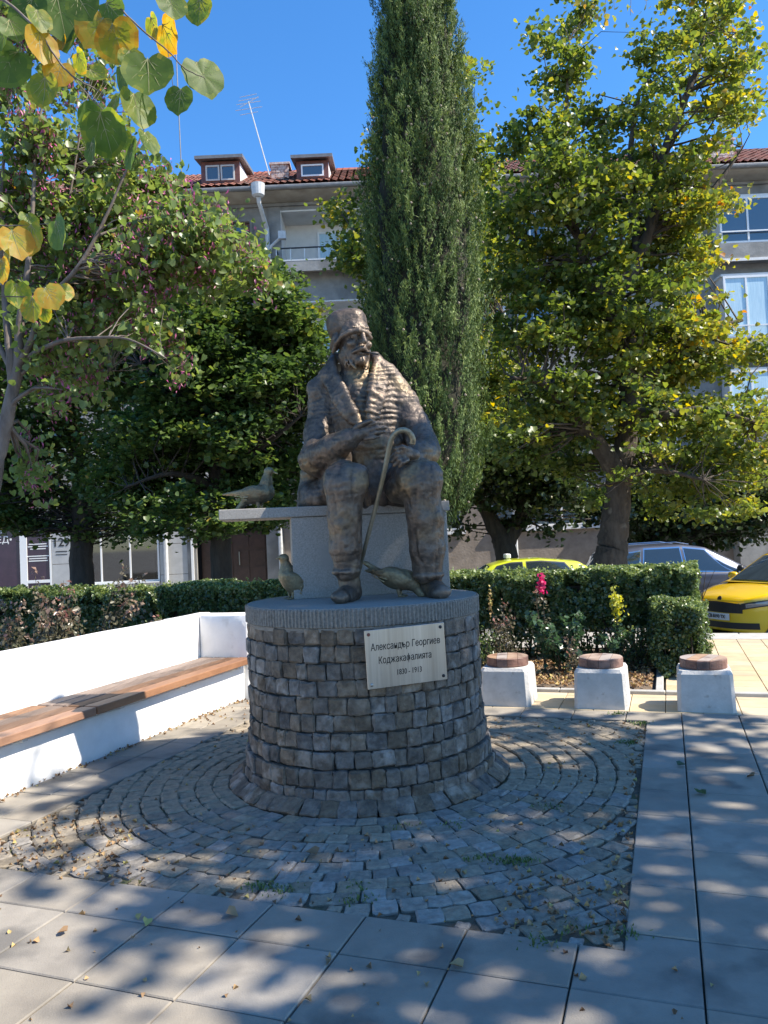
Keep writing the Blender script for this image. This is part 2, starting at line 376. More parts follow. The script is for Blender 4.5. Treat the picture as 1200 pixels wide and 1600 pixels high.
for i in range(-6, 16):
    u0, u1 = i*S, (i+1)*S
    for j in range(-9, 10):
        v0, v1 = j*S, (j+1)*S
        if j == 9: v1 = 4.27
        if i < 5:      # columns in front / behind the cobbles
            uu0, uu1 = max(u0, -1.6), u1
            if uu1 <= uu0: continue
            if j < 0: addslab(uu0, uu1, v0, v1)
            elif j == 0: addslab(uu0, uu1, v0, CV0)
            elif u1 <= CU0+.05: addslab(uu0, min(uu1, CU0), v0-(S-CV0 if j == 1 else 0), v1)
            elif u0 < CU0: addslab(uu0, CU0, v0-(S-CV0 if j == 1 else 0), v1)
            if j >= 8 and u1 > CU0: addslab(max(uu0, CU0), uu1, max(v0, CV1), v1) if j == 9 or v1 > CV1+.05 else None
        elif i == 5:
            if j < 0: addslab(u0, u1, v0, v1)
            elif j == 0: slabs.append([(u0+g, v0+g), (u1-g, v0+g), (u1-g, v1-g), (CU1+g, v1-g), (CU1+g, CV0-g), (u0+g, CV0-g)])
            elif j >= 9: addslab(u0, u1, v0, v1)
            else: addslab(CU1, u1, v0, v1)
        else:
            addslab(u0, u1, v0, v1)
def inview(u, v, m=1.12):
    x, y, _ = G(u, v)
    if y < 1.2: return False
    d = np.array([x, y, -EYE]); z = d@Fv
    if z < .3: return False
    return abs(d@Rv/z) < .495*m and abs(d@Uv/z) < .66*m
rest = MB(); npar = 0
for poly in slabs:
    cu = sum(p[0] for p in poly)/len(poly); cv = sum(p[1] for p in poly)/len(poly)
    v, f = slabmesh([(a-cu, b-cv) for a, b in poly])
    dz = random.uniform(-.0022, .0022); tx, ty = random.uniform(-.004, .004), random.uniform(-.004, .004)
    v = [(a, b, z+dz+tx*a+ty*b) for a, b, z in v]
    if inview(cu, cv, 1.35) and npar < 295:
        o = link('paving_slab', mesh('paving_slab', v, f), m_slab, pav); o.location = (cu, cv, 0); npar += 1
    else: rest.add([(a+cu, b+cv, z) for a, b, z in v], f)
for a0 in range(-9, -3):       # ground left and right outside the picture
    for b0 in range(-9, 21):
        if a0 < -4:
            q, f = slabmesh([(a0*S-S*.5+g-.2, b0*S+g), (a0*S+S*.5-g-.2, b0*S+g), (a0*S+S*.5-g-.2, b0*S+S-g), (a0*S-S*.5+g-.2, b0*S+S-g)])
            if b0 < -2: rest.add(q, f)
rest.build('outer_slabs', m_slab, pav, kind='stuff')
# yellow pavers
yp = empty('yellow_paving', kind='structure'); yp.matrix_world = GR
T = .30; rest = MB(); npar = 0; var = []
for k in range(4):
    q, f = slabmesh([(-T/2+.003, -T/2+.003), (T/2-.003, -T/2+.003), (T/2-.003, T/2-.003), (-T/2+.003, T/2-.003)], c=.003)
    var.append((mesh('paver', [(a, b, z+random.uniform(-.0008, .0008)) for a, b, z in q], f), q, f)); var[-1][0].materials.append(m_yel)
cand = []
for a in range(-12, 36):
    for b in range(0, 15):
        u, v = 2.52+a*T+T/2, 4.27+b*T+T/2
        if v > 9.3-T/2+.02: continue
        if u < 2.5 and b*T > .70: continue
        if u < -1.1: continue
        cand.append((u, v))
m_yel2 = mat('grey_strip', (.33, .32, .31), (.42, .41, .40), 6, .85)
cand.sort(key=lambda c: (not inview(*c), G(*c)[1]))
for n_, (u, v) in enumerate(cand):
    k = random.randrange(4)
    if n_ < 295 and inview(u, v, 1.3):
        o = link('paver', var[k][0], None, yp); o.location = (u, v, 0)
    else: rest.add([(p+u, q+v, z) for p, q, z in var[k][1]], var[k][2])
rest.build('outer_pavers', m_yel, yp, kind='stuff')
MB().prism([(2.52, 4.27+15*T+.005), (16, 4.27+15*T+.005), (16, 9.298), (2.52, 9.298)], -.03, .001, GR).build('pavement_strip', m_yel2, kind='structure')
# flower bed
bed = []; bf = []
nu, nv = 70, 26
for j in range(nv):
    for i in range(nu):
        u = -6.5+(2.42+6.5)*i/(nu-1); v = 5.06+(9.25-5.06)*j/(nv-1)
        z = .02+.03*mnoise.noise(Vector((u*1.3, v*1.3, 0)))+.012*mnoise.noise(Vector((u*9, v*9, 3)))
        if i in (0, nu-1) or j in (0, nv-1): z = -.02
        if v > 7.6: z = min(z, .012)
        bed.append(G(u, v, z))
for j in range(nv-1):
    for i in range(nu-1): bf.append((j*nu+i, j*nu+i+1, (j+1)*nu+i+1, (j+1)*nu+i))
link('flower_bed_soil', mesh('flower_bed_soil', bed, bf), m_soil, smooth=True, kind='structure')
gsheet('far_walkway', -14, 2.5, 0, 0, [(7.75, .03), (9.3, .03)], m_pave)
be = empty('bed_edging', kind='structure')
for i in range(5):
    MB().box(-1.4+i*.98+.003, -1.4+(i+1)*.98-.003, 4.985, 5.055, -.03, .035, GR, b=.006).build('edging_stone', m_kerb, be)
for i in range(3):
    MB().box(2.43, 2.50, 5.06+i*.9+.003, 5.06+(i+1)*.9-.003, -.03, .035, GR, b=.006).build('edging_stone', m_kerb, be)

# cobbles
PC = np.array([-.18, 5.46])                 # pedestal centre (world)
pu, pv = toG(*PC)
def stone(w, d, h, n=4, rnd_=.12, seed=0, edge=.012, rough=0.):
    """rough sett: top face an n x n grid with rounded rim, footprint w x d, top at z=0"""
    rs = random.Random(seed); v = []; f = []
    for j in range(n):
        for i in range(n):
            q_ = (-1, -.80, -.02, .80, 1) if n == 5 else (-1, -.78, .78, 1)
            a, b = q_[i], q_[j]
            x, y = a*w/2, b*d/2
            rim = max(abs(a), abs(b)) > .99
            cor = abs(a) > .99 and abs(b) > .99
            z = (-edge if rim else 0)+rs.uniform(-1, 1)*.0035
            if cor: x *= .95; y *= .95
            x += rs.uniform(-1, 1)*w*(.032+rough*5); y += rs.uniform(-1, 1)*d*(.032+rough*5); z += rs.uniform(-1, 1)*rough
            v.append((x, y, z))
    for j in range(n-1):
        for i in range(n-1): f.append((j*n+i, j*n+i+1, (j+1)*n+i+1, (j+1)*n+i))
    rim = [i for i in range(n)] + [j*n+n-1 for j in range(1, n)] + [(n-1)*n+i for i in range(n-2, -1, -1)] + [j*n for j in range(n-2, 0, -1)]
    b0 = len(v); 
    for k in rim: x, y, z = v[k]; v.append((x*.93, y*.93, -h))
    m = len(rim)
    for i in range(m): f.append((rim[(i+1) % m], rim[i], b0+i, b0+(i+1) % m))
    return v, f
cobv = []
for k in range(10):
    v, f = stone(.1115, .1095, .035, n=5, seed=100+k, edge=.006); me = mesh('cobble', v, f); me.materials.append(m_cob)
    cobv.append((me, v, f))
gsheet('joint_sand', CU0-.01, CU1+.01, 0, 0, [(CV0-.01, -.0165), (CV1+.01, -.0165)], mat('joint_sand', (.055, .046, .032), (.13, .11, .078), 34, .95, bump=.008, bscale=70, c3=(.09, .095, .04), s3=4))
cobp = empty('cobble_paving', kind='structure')
cand = []
r = 1.005; ring = 0
while r < 3.9:
    n_ = int(round(2*PI*r/.118)); off = random.random()
    for k in range(n_):
        a = (k+off+random.uniform(-.07, .07))*2*PI/n_
        wob = .025*math.sin(3*a+ring*.35)+.02*math.sin(7*a+1)
        rr = r+wob*min(1, (r-1.2)*1.5)+random.uniform(-.006, .006)
        x, y = PC[0]+rr*math.cos(a), PC[1]+rr*math.sin(a)
        u, v = toG(x, y)
        if CU0+.045 < u < CU1-.043 and CV0+.045 < v < CV1-.043: cand.append((x, y, a, n_, r, ring, 1.))
        elif CU0-.02 < u < CU1+.02 and CV0-.02 < v < CV1+.02:      # small filler stones along the straight edges
            u = min(max(u, CU0+.031), CU1-.031); v = min(max(v, CV0+.031), CV1-.031)
            x, y, _ = G(u, v); cand.append((x, y, -YAW-PI/2, n_, r, ring, .52))
    r += .116; ring += 1
cand.sort(key=lambda c: math.hypot(c[0], c[1]))
rest = MB(); npar = 0
for x, y, a, n_, r, ring, fs in cand:
    k = random.randrange(10); me, v, f = cobv[k]
    rot = a + PI/2 + random.uniform(-.09, .09)
    sx = (2*PI*r/n_)/.1145*random.uniform(.95, 1.05); sy = random.uniform(.97, 1.06); z = random.uniform(-.004, .003)-.001
    if fs < 1: sx *= fs; sy *= fs; z -= .004
    tilt = (random.uniform(-.03, .03), random.uniform(-.03, .03))
    if npar < 298:
        o = link('cobble', me, None, cobp); o.location = (x, y, z); o.rotation_euler = (*tilt, rot); o.scale = (sx, sy, 1); npar += 1
    else:
        T = Matrix.Translation((x, y, z)) @ Matrix.Rotation(rot, 4, 'Z') @ Matrix.Rotation(tilt[0], 4, 'X') @ Matrix.Diagonal((sx, sy, 1, 1))
        rest.add(v, f, T)
rest.build('distant_cobbles', m_cob, cobp, kind='stuff')
# ------------------------------------------------------------------ pedestal
ZT = 1.186; RP = .80
ped = empty('stone_pedestal', (PC[0], PC[1], 0), label='round stone pedestal of rough granite setts with a ribbed top disc and steel plaque', cat='pedestal')
MB().lathe([(RP+.03, -.02), (RP+.025, .205), (RP-.03, .235), (RP-.035, 1.075)], 64).build('core', m_mortar, ped, smooth=False)
# ribbed disc
n = 760; v = []; f = []
prof = [(-.008, 0.0), (0, .006), (0, .104), (-.006, .114)]
z0 = ZT-.116
for dr, dz in prof:
    for k in range(n):
        a = 2*PI*k/n; rib = -.009 if (k % 4) in (0, 3) else .0
        rib += random.uniform(-.0012, .0012)
        v.append(((.81+dr+rib)*math.cos(a), (.81+dr+rib)*math.sin(a), z0+dz+random.uniform(-.001, .001)))
for i in range(len(prof)-1):
    for k in range(n): f.append((i*n+k, i*n+(k+1) % n, (i+1)*n+(k+1) % n, (i+1)*n+k))
f.append(tuple(range(n))[::-1])
link('ribbed_rim', mesh('ribbed_rim', v, f), m_granr, ped)
MB().lathe([(.796, ZT-.004), (.796, ZT)], 96).build('top_disc', m_gran, ped)
MB().lathe([(RP-.03, 1.04), (RP-.004, 1.045), (RP-.002, z0-.001)], 64).build('mortar_band', mat('mortar_band', (.16, .145, .125), (.24, .22, .19), 14, .95, bump=.006, bscale=50), ped)
wv = []
for k in range(12):
    v, f = stone(.110, .100, .05, n=5, seed=300+k, edge=.009, rough=.004); me = mesh('wall_stone', v, f); me.materials.append(m_cobw)
    wv.append((me, v, f))
rest = MB(); npar = 0
camdir = math.atan2(-PC[1], -PC[0])
rows = [(zb, .101, RP+(.018 if i == 0 else .006 if i == 1 else 0)) for i, zb in enumerate([.235+.1045*i for i in range(8)])] + [(.012, .112, RP+.060), (.124, .108, RP+.046)]
def place_stone(T, me, v, f, vis):
    global npar
    if vis and npar < 298:
        o = link('wall_stone', me, None, ped); o.matrix_local = T; npar += 1
    else: rest.add(v, f, T)
for ri, (zb, h, rad) in enumerate(rows):
    nn = int(round(2*PI*rad/.106)); a = random.random()*6.28; ws = [random.uniform(.68, 1.32) for _ in range(nn)]
    tot = sum(ws)
    for wd in ws:
        da = wd/tot*2*PI; am = a+da/2; a += da
        me, v, f = wv[random.randrange(12)]
        sx = (rad*da-.005)/.110; sz = (h-.003)/.100*random.uniform(.97, 1.04)
        ro = rad+random.uniform(-.011, .009)
        rot = Matrix.Rotation(am, 4, 'Z') @ Matrix.Translation((ro, 0, zb+h/2+random.uniform(-.004, .004))) @ Matrix.Rotation(R(90), 4, 'Y') @ Matrix.Rotation(R(90)+random.uniform(-.05, .05), 4, 'Z') @ Matrix.Rotation(random.uniform(-.05, .05), 4, 'X') @ Matrix.Diagonal((sx, sz, 1, 1))
        dlt = (am-camdir+PI) % (2*PI)-PI
        place_stone(rot, me, v, f, abs(dlt) < R(98))
# sloped skirt
nn = 50
for k in range(nn):
    am = (k+.5+random.uniform(-.12, .12))*2*PI/nn
    me, v, f = wv[random.randrange(12)]
    rot = Matrix.Rotation(am, 4, 'Z') @ Matrix.Translation((RP+.112, 0, .042+random.uniform(-.005, .005))) @ Matrix.Rotation(R(32)+random.uniform(-.06, .06), 4, 'Y') @ Matrix.Rotation(R(90), 4, 'Z') @ Matrix.Diagonal((1.06*random.uniform(.93, 1.05), 1.2, .9, 1))
    dlt = (am-camdir+PI) % (2*PI)-PI
    place_stone(rot, me, v, f, abs(dlt) < R(95))
rest.build('rear_stones', m_cobw, ped, kind='stuff')
# plaque
pa = ony(571, 991, 4.70); pb = ony(703, 978, 4.70)
mid = ony(640, 1026, 4.60)
ang = math.atan2(mid[1]-PC[1], mid[0]-PC[0])
pq = MB().box(-.253, .253, -.004, .004, -.172, .172, b=.0015)
# tangent plate just in front of the stones
T = Matrix.Rotation(ang, 4, 'Z') @ Matrix.Translation((RP+.052, 0, mid[2])) @ Matrix.Rotation(R(90), 4, 'Z') @ Matrix.Rotation(R(-1.2), 4, 'Y')
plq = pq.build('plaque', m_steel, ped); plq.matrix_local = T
for sx in (-1, 1):
    for sz in (-1, 1):
        s_ = MB().lathe([(.010, 0), (.010, .004), (.006, .008)], 14, Matrix.Translation((sx*.228, -.004, sz*.147)) @ Matrix.Rotation(R(90), 4, 'X'))
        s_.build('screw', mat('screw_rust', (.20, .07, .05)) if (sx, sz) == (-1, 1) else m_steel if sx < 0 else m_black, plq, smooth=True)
def text_mesh(s, size, bold=.0, shear=0., depth=.001, sp=1., align='CENTER'):
    c = bpy.data.curves.new('txt', 'FONT'); c.body = s; c.size = size; c.align_x = align; c.align_y = 'CENTER'
    c.extrude = depth; c.offset = bold; c.shear = shear; c.space_character = sp; c.resolution_u = 3
    o = bpy.data.objects.new('txt', c); col.objects.link(o)
    me = bpy.data.meshes.new_from_object(o.evaluated_get(bpy.context.evaluated_depsgraph_get())); bpy.data.objects.remove(o)
    return me
for s, zz, sz, xx in (('Александър Георгиев', .068, .058, 0), ('Коджакафалията', -.012, .058, -.01), ('1830 - 1913', -.092, .046, .01)):
    me = text_mesh(s, sz, .0002, .08); me.materials.clear()
    mx = max(v.co.x for v in me.vertices)-min(v.co.x for v in me.vertices)
    tgt = {'А': .44, 'К': .335, '1': .155}[s[0]]
    o = link('lettering', me, m_ink, plq); o.rotation_euler = (R(90), 0, 0); o.location = (xx, -.0052, zz); o.scale = (tgt/mx, 1.0, 1)

# granite seat
st = empty('granite_seat', (-.14, 5.93, ZT), rz=R(8.0), label='grey granite block seat with an overhanging slab under the bronze man', cat='stone seat')
MB().box(-.575, .57, -.27, .27, .0, .588, b=.004).build('block', m_gran, st)
MB().box(-1.08, .59, -.285, .285, .591, .664, b=.004).build('slab', m_gran, st)
# ------------------------------------------------------------------ bench and stools
bn = empty('white_bench', G(-1.6, 4.3)[:3], label='long white plastered wall bench with wooden seat boards, left of the pedestal', cat='bench')
bn.matrix_world = GR
def rough_wall(u0, u1, v0, v1, z0, z1, name, mt, parent, seg=.12, b=.018, amp=.004):
    """box in the grid frame with wavy hand-plastered faces"""
    def axis(a, c):
        k = max(2, int((c-a)/seg)); return [a] + [a+b] + list(np.linspace(a+b, c-b, k+1)[1:-1]) + [c-b] + [c]
    U, V, Z = axis(u0, u1), axis(v0, v1), axis(z0, z1)
    vid = {}; vs_ = []; fs_ = []
    def vert(i, j, k):
        key = (i, j, k)
        if key not in vid:
            p = Vector((U[i], V[j], Z[k]))
            e = sum((i in (0, len(U)-1), j in (0, len(V)-1), k in (0, len(Z)-1)))
            if e >= 2:
                c = Vector(((u0+u1)/2, (v0+v1)/2, (z0+z1)/2)); s_ = b*.30 if e == 2 else b*.42
                if i in (0, len(U)-1): p.x += s_*(1 if p.x < c.x else -1)
                if j in (0, len(V)-1): p.y += s_*(1 if p.y < c.y else -1)
                if k in (0, len(Z)-1): p.z += s_*(1 if p.z < c.z else -1)
            q = Vector((p.x*2.1, p.y*2.1, p.z*3)); q2 = q*3.1
            p += Vector((mnoise.noise(q)+.4*mnoise.noise(q2), mnoise.noise(q+Vector((7, 0, 0))), mnoise.noise(q+Vector((0, 9, 0)))))*amp
            vid[key] = len(vs_); vs_.append(p)
        return vid[key]
    nu, nv, nz = len(U)-1, len(V)-1, len(Z)-1
    for j in range(nv):
        for k in range(nz):
            fs_.append((vert(0, j, k), vert(0, j, k+1), vert(0, j+1, k+1), vert(0, j+1, k)))
            fs_.append((vert(nu, j, k), vert(nu, j+1, k), vert(nu, j+1, k+1), vert(nu, j, k+1)))
    for i in range(nu):
        for k in range(nz):
            fs_.append((vert(i, 0, k), vert(i+1, 0, k), vert(i+1, 0, k+1), vert(i, 0, k+1)))
            fs_.append((vert(i, nv, k), vert(i, nv, k+1), vert(i+1, nv, k+1), vert(i+1, nv, k)))
        for j in range(nv):
            fs_.append((vert(i, j, 0), vert(i, j+1, 0), vert(i+1, j+1, 0), vert(i+1, j, 0)))
            fs_.append((vert(i, j, nz), vert(i+1, j, nz), vert(i+1, j+1, nz), vert(i, j+1, nz)))
    return link(name, mesh(name, vs_, fs_), mt, parent, smooth=True)
rough_wall(-2.0, -1.6, -5, 4.345, -.03, .335, 'base_wall', m_white, bn)
rough_wall(-2.27, -2.12, -5, 3.90, -.03, .865, 'back_wall', m_white, bn)
rough_wall(-2.29, -2.135, 3.915, 4.60, -.03, .87, 'back_wall', m_white, bn)
rough_wall(-2.132, -1.55, 4.35, 4.57, -.03, .868, 'end_wall', m_white, bn)
for v0 in (-4, -2.2, -.1, 1.3, 2.3, 3.2, 4.1):
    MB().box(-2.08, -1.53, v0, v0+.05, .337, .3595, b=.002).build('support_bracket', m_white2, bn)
secs = [(-4.2, -1.1), (-1.09, 2.0), (2.02, 4.34)]
for si, (a, b) in enumerate(secs):
    for k in range(4):
        u0 = -1.505-k*.152; bb = b - (0.0 if k == 0 else random.uniform(0, .02))
        MB().box(u0-.138, u0, a, bb, .361, .421+random.uniform(-.002, .002), b=.006).build('seat_board', m_wood if k == 0 else m_woodg, bn)
tops = []
for i, (uc, lab) in enumerate(((1.13, 'white block stool with round wooden top nearest the pedestal'), (1.985, 'middle white block stool with round wooden top'),
                               (2.85, 'white block stool with dark red wooden top at the right end of the row'))):
    t = empty('stool', G(uc, 4.54), rz=-YAW, label=lab, cat='stool', group='white block stools with wooden tops')
    # tapered block with chamfered uprights
    w0, w1, c = .232, .220, .03; H = .345; v = []; f = []
    for z, w_ in ((-.0, w0), (H-.03, w1), (H, w1-.016)):
        for sx, sy in ((1, 1), (-1, 1), (-1, -1), (1, -1)):
            p = [(sx*w_, sy*(w_-c)), (sx*(w_-c), sy*w_)]
            if sx*sy < 0: p = p[::-1]
            v += [(a, b, z) for a, b in p]
    for k in range(2):
        for q in range(8): f.append((k*8+q, k*8+(q+1) % 8, (k+1)*8+(q+1) % 8, (k+1)*8+q))
    f.append(tuple(range(16, 24))); f.append(tuple(range(8))[::-1])
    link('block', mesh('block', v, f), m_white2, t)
    wt = empty('wooden_top', (0, 0, H)); wt.parent = t
    rad = .195
    # disc cut in boards
    nb = 4; wb = 2*rad/nb
    for k in range(nb):
        y0, y1 = -rad+k*wb+.0015, -rad+(k+1)*wb-.0015; pts = []
        ys = np.linspace(y0, y1, 7)
        right = [(math.sqrt(max(0, rad*rad-y*y)), y) for y in ys]; left = [(-x, y) for x, y in right[::-1]]
        poly = right+left; pp = []
        for p in poly:
            if not pp or math.dist(p, pp[-1]) > 1e-4: pp.append(p)
        if math.dist(pp[0], pp[-1]) < 1e-4: pp.pop()
        mb = MB(); n = len(pp)
        inn = [(x*.965, y+( .0 if abs(y) < rad*.9 else -.004*np.sign(y))) for x, y in pp]
        v = [(x*.97, y, .003) for x, y in pp] + [(x, y, .012) for x, y in pp] + [(x, y, .075) for x, y in pp] + [(x, y, .083) for x, y in inn]
        f = [tuple(range(n))[::-1]] + [(l*n+q, l*n+(q+1) % n, (l+1)*n+(q+1) % n, (l+1)*n+q) for l in range(3) for q in range(n)] + [tuple(range(3*n, 4*n))]
        me_ = mesh('top_board', v, f); me_.materials.append(m_stoolw); me_.materials.append(m_stoolt); me_.polygons[len(f)-1].material_index = 1
        o = link('top_board', me_, None, wt)
    wt.rotation_euler = (0, 0, R(90) + YAW*random.uniform(-1, 1))
# ------------------------------------------------------------------ sculpting by signed distance
class Sculpt:
    def __init__(s, lo, hi, h):
        s.h = h; s.lo = np.array(lo, float); s.n = np.ceil((np.array(hi)-s.lo)/h).astype(int)+1
        s.D = np.full(s.n, .5, np.float32)
    def _sub(s, lo, hi):
        a = np.clip(np.floor((np.array(lo)-s.lo)/s.h).astype(int), 0, s.n); b = np.clip(np.ceil((np.array(hi)-s.lo)/s.h).astype(int)+1, 0, s.n)
        if np.any(b <= a): return None
        g = [(s.lo[i]+s.h*np.arange(a[i], b[i])).astype(np.float32) for i in range(3)]
        return tuple(slice(a[i], b[i]) for i in range(3)), g[0][:, None, None], g[1][None, :, None], g[2][None, None, :]
    def _mix(s, sl, d, k, sub=False):
        D = s.D[sl]
        if not sub:
            if k > 0:
                h = np.clip(.5+.5*(D-d)/k, 0, 1); s.D[sl] = D*(1-h)+d*h-k*h*(1-h)
            else: s.D[sl] = np.minimum(D, d)
        else:
            k = max(k, 1e-4); h = np.clip(.5-.5*(D+d)/k, 0, 1); s.D[sl] = D*(1-h)-d*h+k*h*(1-h)
    def cap(s, a, b, ra, rb, k=.02, sub=False):
        a = np.array(a, float); b = np.array(b, float); m = max(ra, rb)+k+3*s.h
        q = s._sub(np.minimum(a, b)-m, np.maximum(a, b)+m)
        if q is None: return s
        sl, x, y, z = q; ba = b-a; L2 = float(ba@ba)+1e-12
        t = np.clip(((x-a[0])*ba[0]+(y-a[1])*ba[1]+(z-a[2])*ba[2])/L2, 0, 1)
        d = np.sqrt((x-a[0]-t*ba[0])**2+(y-a[1]-t*ba[1])**2+(z-a[2]-t*ba[2])**2)-(ra+(rb-ra)*t)
        s._mix(sl, d, k, sub); return s
    def ell(s, c, r, k=.02, M=None, sub=False, p=2.):
        c = np.array(c, float); r = np.array(r, float); m = max(r)+k+3*s.h
        q = s._sub(c-m, c+m)
        if q is None: return s
        sl, x, y, z = q; x = x-c[0]; y = y-c[1]; z = z-c[2]
        if M is not None:
            M = np.array(M); x, y, z = (M[0, 0]*x+M[1, 0]*y+M[2, 0]*z, M[0, 1]*x+M[1, 1]*y+M[2, 1]*z, M[0, 2]*x+M[1, 2]*y+M[2, 2]*z)
        if p == 2.:
            k0 = np.sqrt((x/r[0])**2+(y/r[1])**2+(z/r[2])**2)
            k1 = np.sqrt((x/r[0]**2)**2+(y/r[1]**2)**2+(z/r[2]**2)**2)+1e-6
            d = k0*(k0-1)/k1
        else:
            k0 = (np.abs(x/r[0])**p+np.abs(y/r[1])**p+np.abs(z/r[2])**p)**(1/p)
            d = (k0-1)*min(r)
        s._mix(sl, d, k, sub); return s
    def chain(s, pts, rs, k=.02):
        for i in range(len(pts)-1): s.cap(pts[i], pts[i+1], rs[i], rs[i+1], k)
        return s
    def verts(s):
        D = s.D; ins = D < 0
        c = ins.astype(np.int8); nx, ny, nz = s.n
        tot = np.zeros((nx-1, ny-1, nz-1), np.int8)
        for i in (0, 1):
            for j in (0, 1):
                for k in (0, 1): tot += c[i:nx-1+i, j:ny-1+j, k:nz-1+k]
        cell = (tot > 0) & (tot < 8); ids = np.full(cell.shape, -1, np.int64); ijk = np.argwhere(cell); ids[cell] = np.arange(len(ijk))
        acc = np.zeros((len(ijk), 3)); cnt = np.zeros(len(ijk))
        corners = [(i, j, k) for i in (0, 1) for j in (0, 1) for k in (0, 1)]
        for a in corners:
            for ax in range(3):
                if a[ax]: continue
                b = list(a); b[ax] = 1
                A = ijk+np.array(a); B = ijk+np.array(b)
                da = D[A[:, 0], A[:, 1], A[:, 2]]; db = D[B[:, 0], B[:, 1], B[:, 2]]
                m = (da < 0) != (db < 0); t = np.where(m, da/np.where(m, da-db, 1), 0)
                p = A.astype(float); p[:, ax] += t; acc[m] += p[m]; cnt[m] += 1
        V = s.lo+s.h*acc/cnt[:, None]
        F = []
        for ax in range(3):
            sl0 = [slice(None)]*3; sl1 = [slice(None)]*3; sl0[ax] = slice(0, -1); sl1[ax] = slice(1, None)
            e = ins[tuple(sl0)] != ins[tuple(sl1)]
            o = [i for i in range(3) if i != ax]
            e = np.moveaxis(e, ax, 0)[:, 1:-1, 1:-1]
            idx = np.argwhere(e)
            P = np.zeros((len(idx), 3), int); P[:, ax] = idx[:, 0]; P[:, o[0]] = idx[:, 1]+1; P[:, o[1]] = idx[:, 2]+1
            sgn = ins[P[:, 0], P[:, 1], P[:, 2]]
            q = []
            for d0, d1 in ((0, 0), (-1, 0), (-1, -1), (0, -1)):
                Q = P.copy(); Q[:, o[0]] += d0; Q[:, o[1]] += d1; q.append(ids[Q[:, 0], Q[:, 1], Q[:, 2]])
            q = np.stack(q, 1)
            flip = sgn if ax != 1 else ~sgn
            q[~flip] = q[~flip][:, ::-1]
            F.append(q)
        F = np.concatenate(F); F = F[(F >= 0).all(1)]
        return V, F
def lattice(seed, n=32):
    return np.random.default_rng(seed).random((n, n, n)).astype(np.float32)*2-1
LAT = lattice(5)
def vnoise(P, f, off=0.):
    p = (P*f+off)%32; i = np.floor(p).astype(int); t = p-i; t = t*t*(3-2*t); i %= 32; j = (i+1) % 32
    r = 0
    for a in (0, 1):
        for b in (0, 1):
            for c in (0, 1):
                w_ = (t[:, 0] if a else 1-t[:, 0])*(t[:, 1] if b else 1-t[:, 1])*(t[:, 2] if c else 1-t[:, 2])
                r = r+w_*LAT[(j if a else i)[:, 0], (j if b else i)[:, 1], (j if c else i)[:, 2]]
    return r
def vnormals(V, F):
    a = V[F[:, 2]]-V[F[:, 0]]; b = V[F[:, 3]]-V[F[:, 1]]; n = np.cross(a, b); N = np.zeros_like(V)
    for k in range(4): np.add.at(N, F[:, k], n)
    return N/(np.linalg.norm(N, axis=1)[:, None]+1e-12)
def bronze(name, c1, c2, c3, rough=.42):
    m = mat(name, c1, c2, 9, rough, metal=.78, bump=.004, bscale=75, c3=c3, s3=3.6, t3=.54, rr=.12)
    nt = m.node_tree; N = nt.nodes; L = nt.links; b = N['Principled BSDF']
    # thin dull patina in random patches
    n = N.new('ShaderNodeTexNoise'); n.inputs['Scale'].default_value = 5; n.inputs['Detail'].default_value = 9
    g_ = N.new('ShaderNodeNewGeometry'); L.new(g_.outputs['Position'], n.inputs['Vector'])
    # shading put into the colour for relief: hollows darker, raised edges lighter
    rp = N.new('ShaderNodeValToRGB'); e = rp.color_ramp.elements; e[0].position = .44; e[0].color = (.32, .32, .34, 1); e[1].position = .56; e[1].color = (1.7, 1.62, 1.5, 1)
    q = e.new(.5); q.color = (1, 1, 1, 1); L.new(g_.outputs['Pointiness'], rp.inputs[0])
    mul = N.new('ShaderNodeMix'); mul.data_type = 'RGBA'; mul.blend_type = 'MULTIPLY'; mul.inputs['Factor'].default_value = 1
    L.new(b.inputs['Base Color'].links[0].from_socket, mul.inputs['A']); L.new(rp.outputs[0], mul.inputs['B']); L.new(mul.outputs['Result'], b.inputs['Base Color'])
    r = N.new('ShaderNodeMapRange'); r.inputs['From Min'].default_value = .4; r.inputs['From Max'].default_value = .62
    r.inputs['To Min'].default_value = .65; r.inputs['To Max'].default_value = .3
    L.new(n.outputs[0], r.inputs[0]); L.new(r.outputs[0], b.inputs['Metallic'])
    return m
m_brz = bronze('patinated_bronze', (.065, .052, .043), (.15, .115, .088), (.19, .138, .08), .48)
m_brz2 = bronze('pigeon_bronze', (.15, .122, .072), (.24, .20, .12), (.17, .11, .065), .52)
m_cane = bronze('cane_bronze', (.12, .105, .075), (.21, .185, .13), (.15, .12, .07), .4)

W = lambda x, y, Y: ony(x, y, Y)
man = empty('bronze_man', (-.08, 5.6, ZT), label='bronze man', cat='statue')
man['label'] = 'dark bronze statue of a seated man in a tall hat, holding a hooked cane'
B = Sculpt((-.66, 4.98, 1.15), (.50, 6.18, 3.34), .0078)
# ---- torso
hipL, hipR = W(528, 752, 5.82), W(642, 748, 5.82)
B.ell(W(583, 745, 5.85), (.33, .24, .22), .02)
B.ell(W(578, 690, 5.83), (.305, .225, .30), .08)
B.ell(W(570, 640, 5.82), (.305, .215, .26), .08)
B.ell(W(562, 608, 5.80), (.26, .165, .14), .06)
B.cap(W(516, 616, 5.82), W(615, 616, 5.82), .10, .105, .05)
B.cap(W(556, 612, 5.78), W(553, 560, 5.70), .105, .095, .05)
# squared shoulders of the coat
B.ell(W(506, 626, 5.82), (.108, .13, .120), .03, p=4.5)
B.ell(W(629, 629, 5.82), (.105, .13, .11), .05)
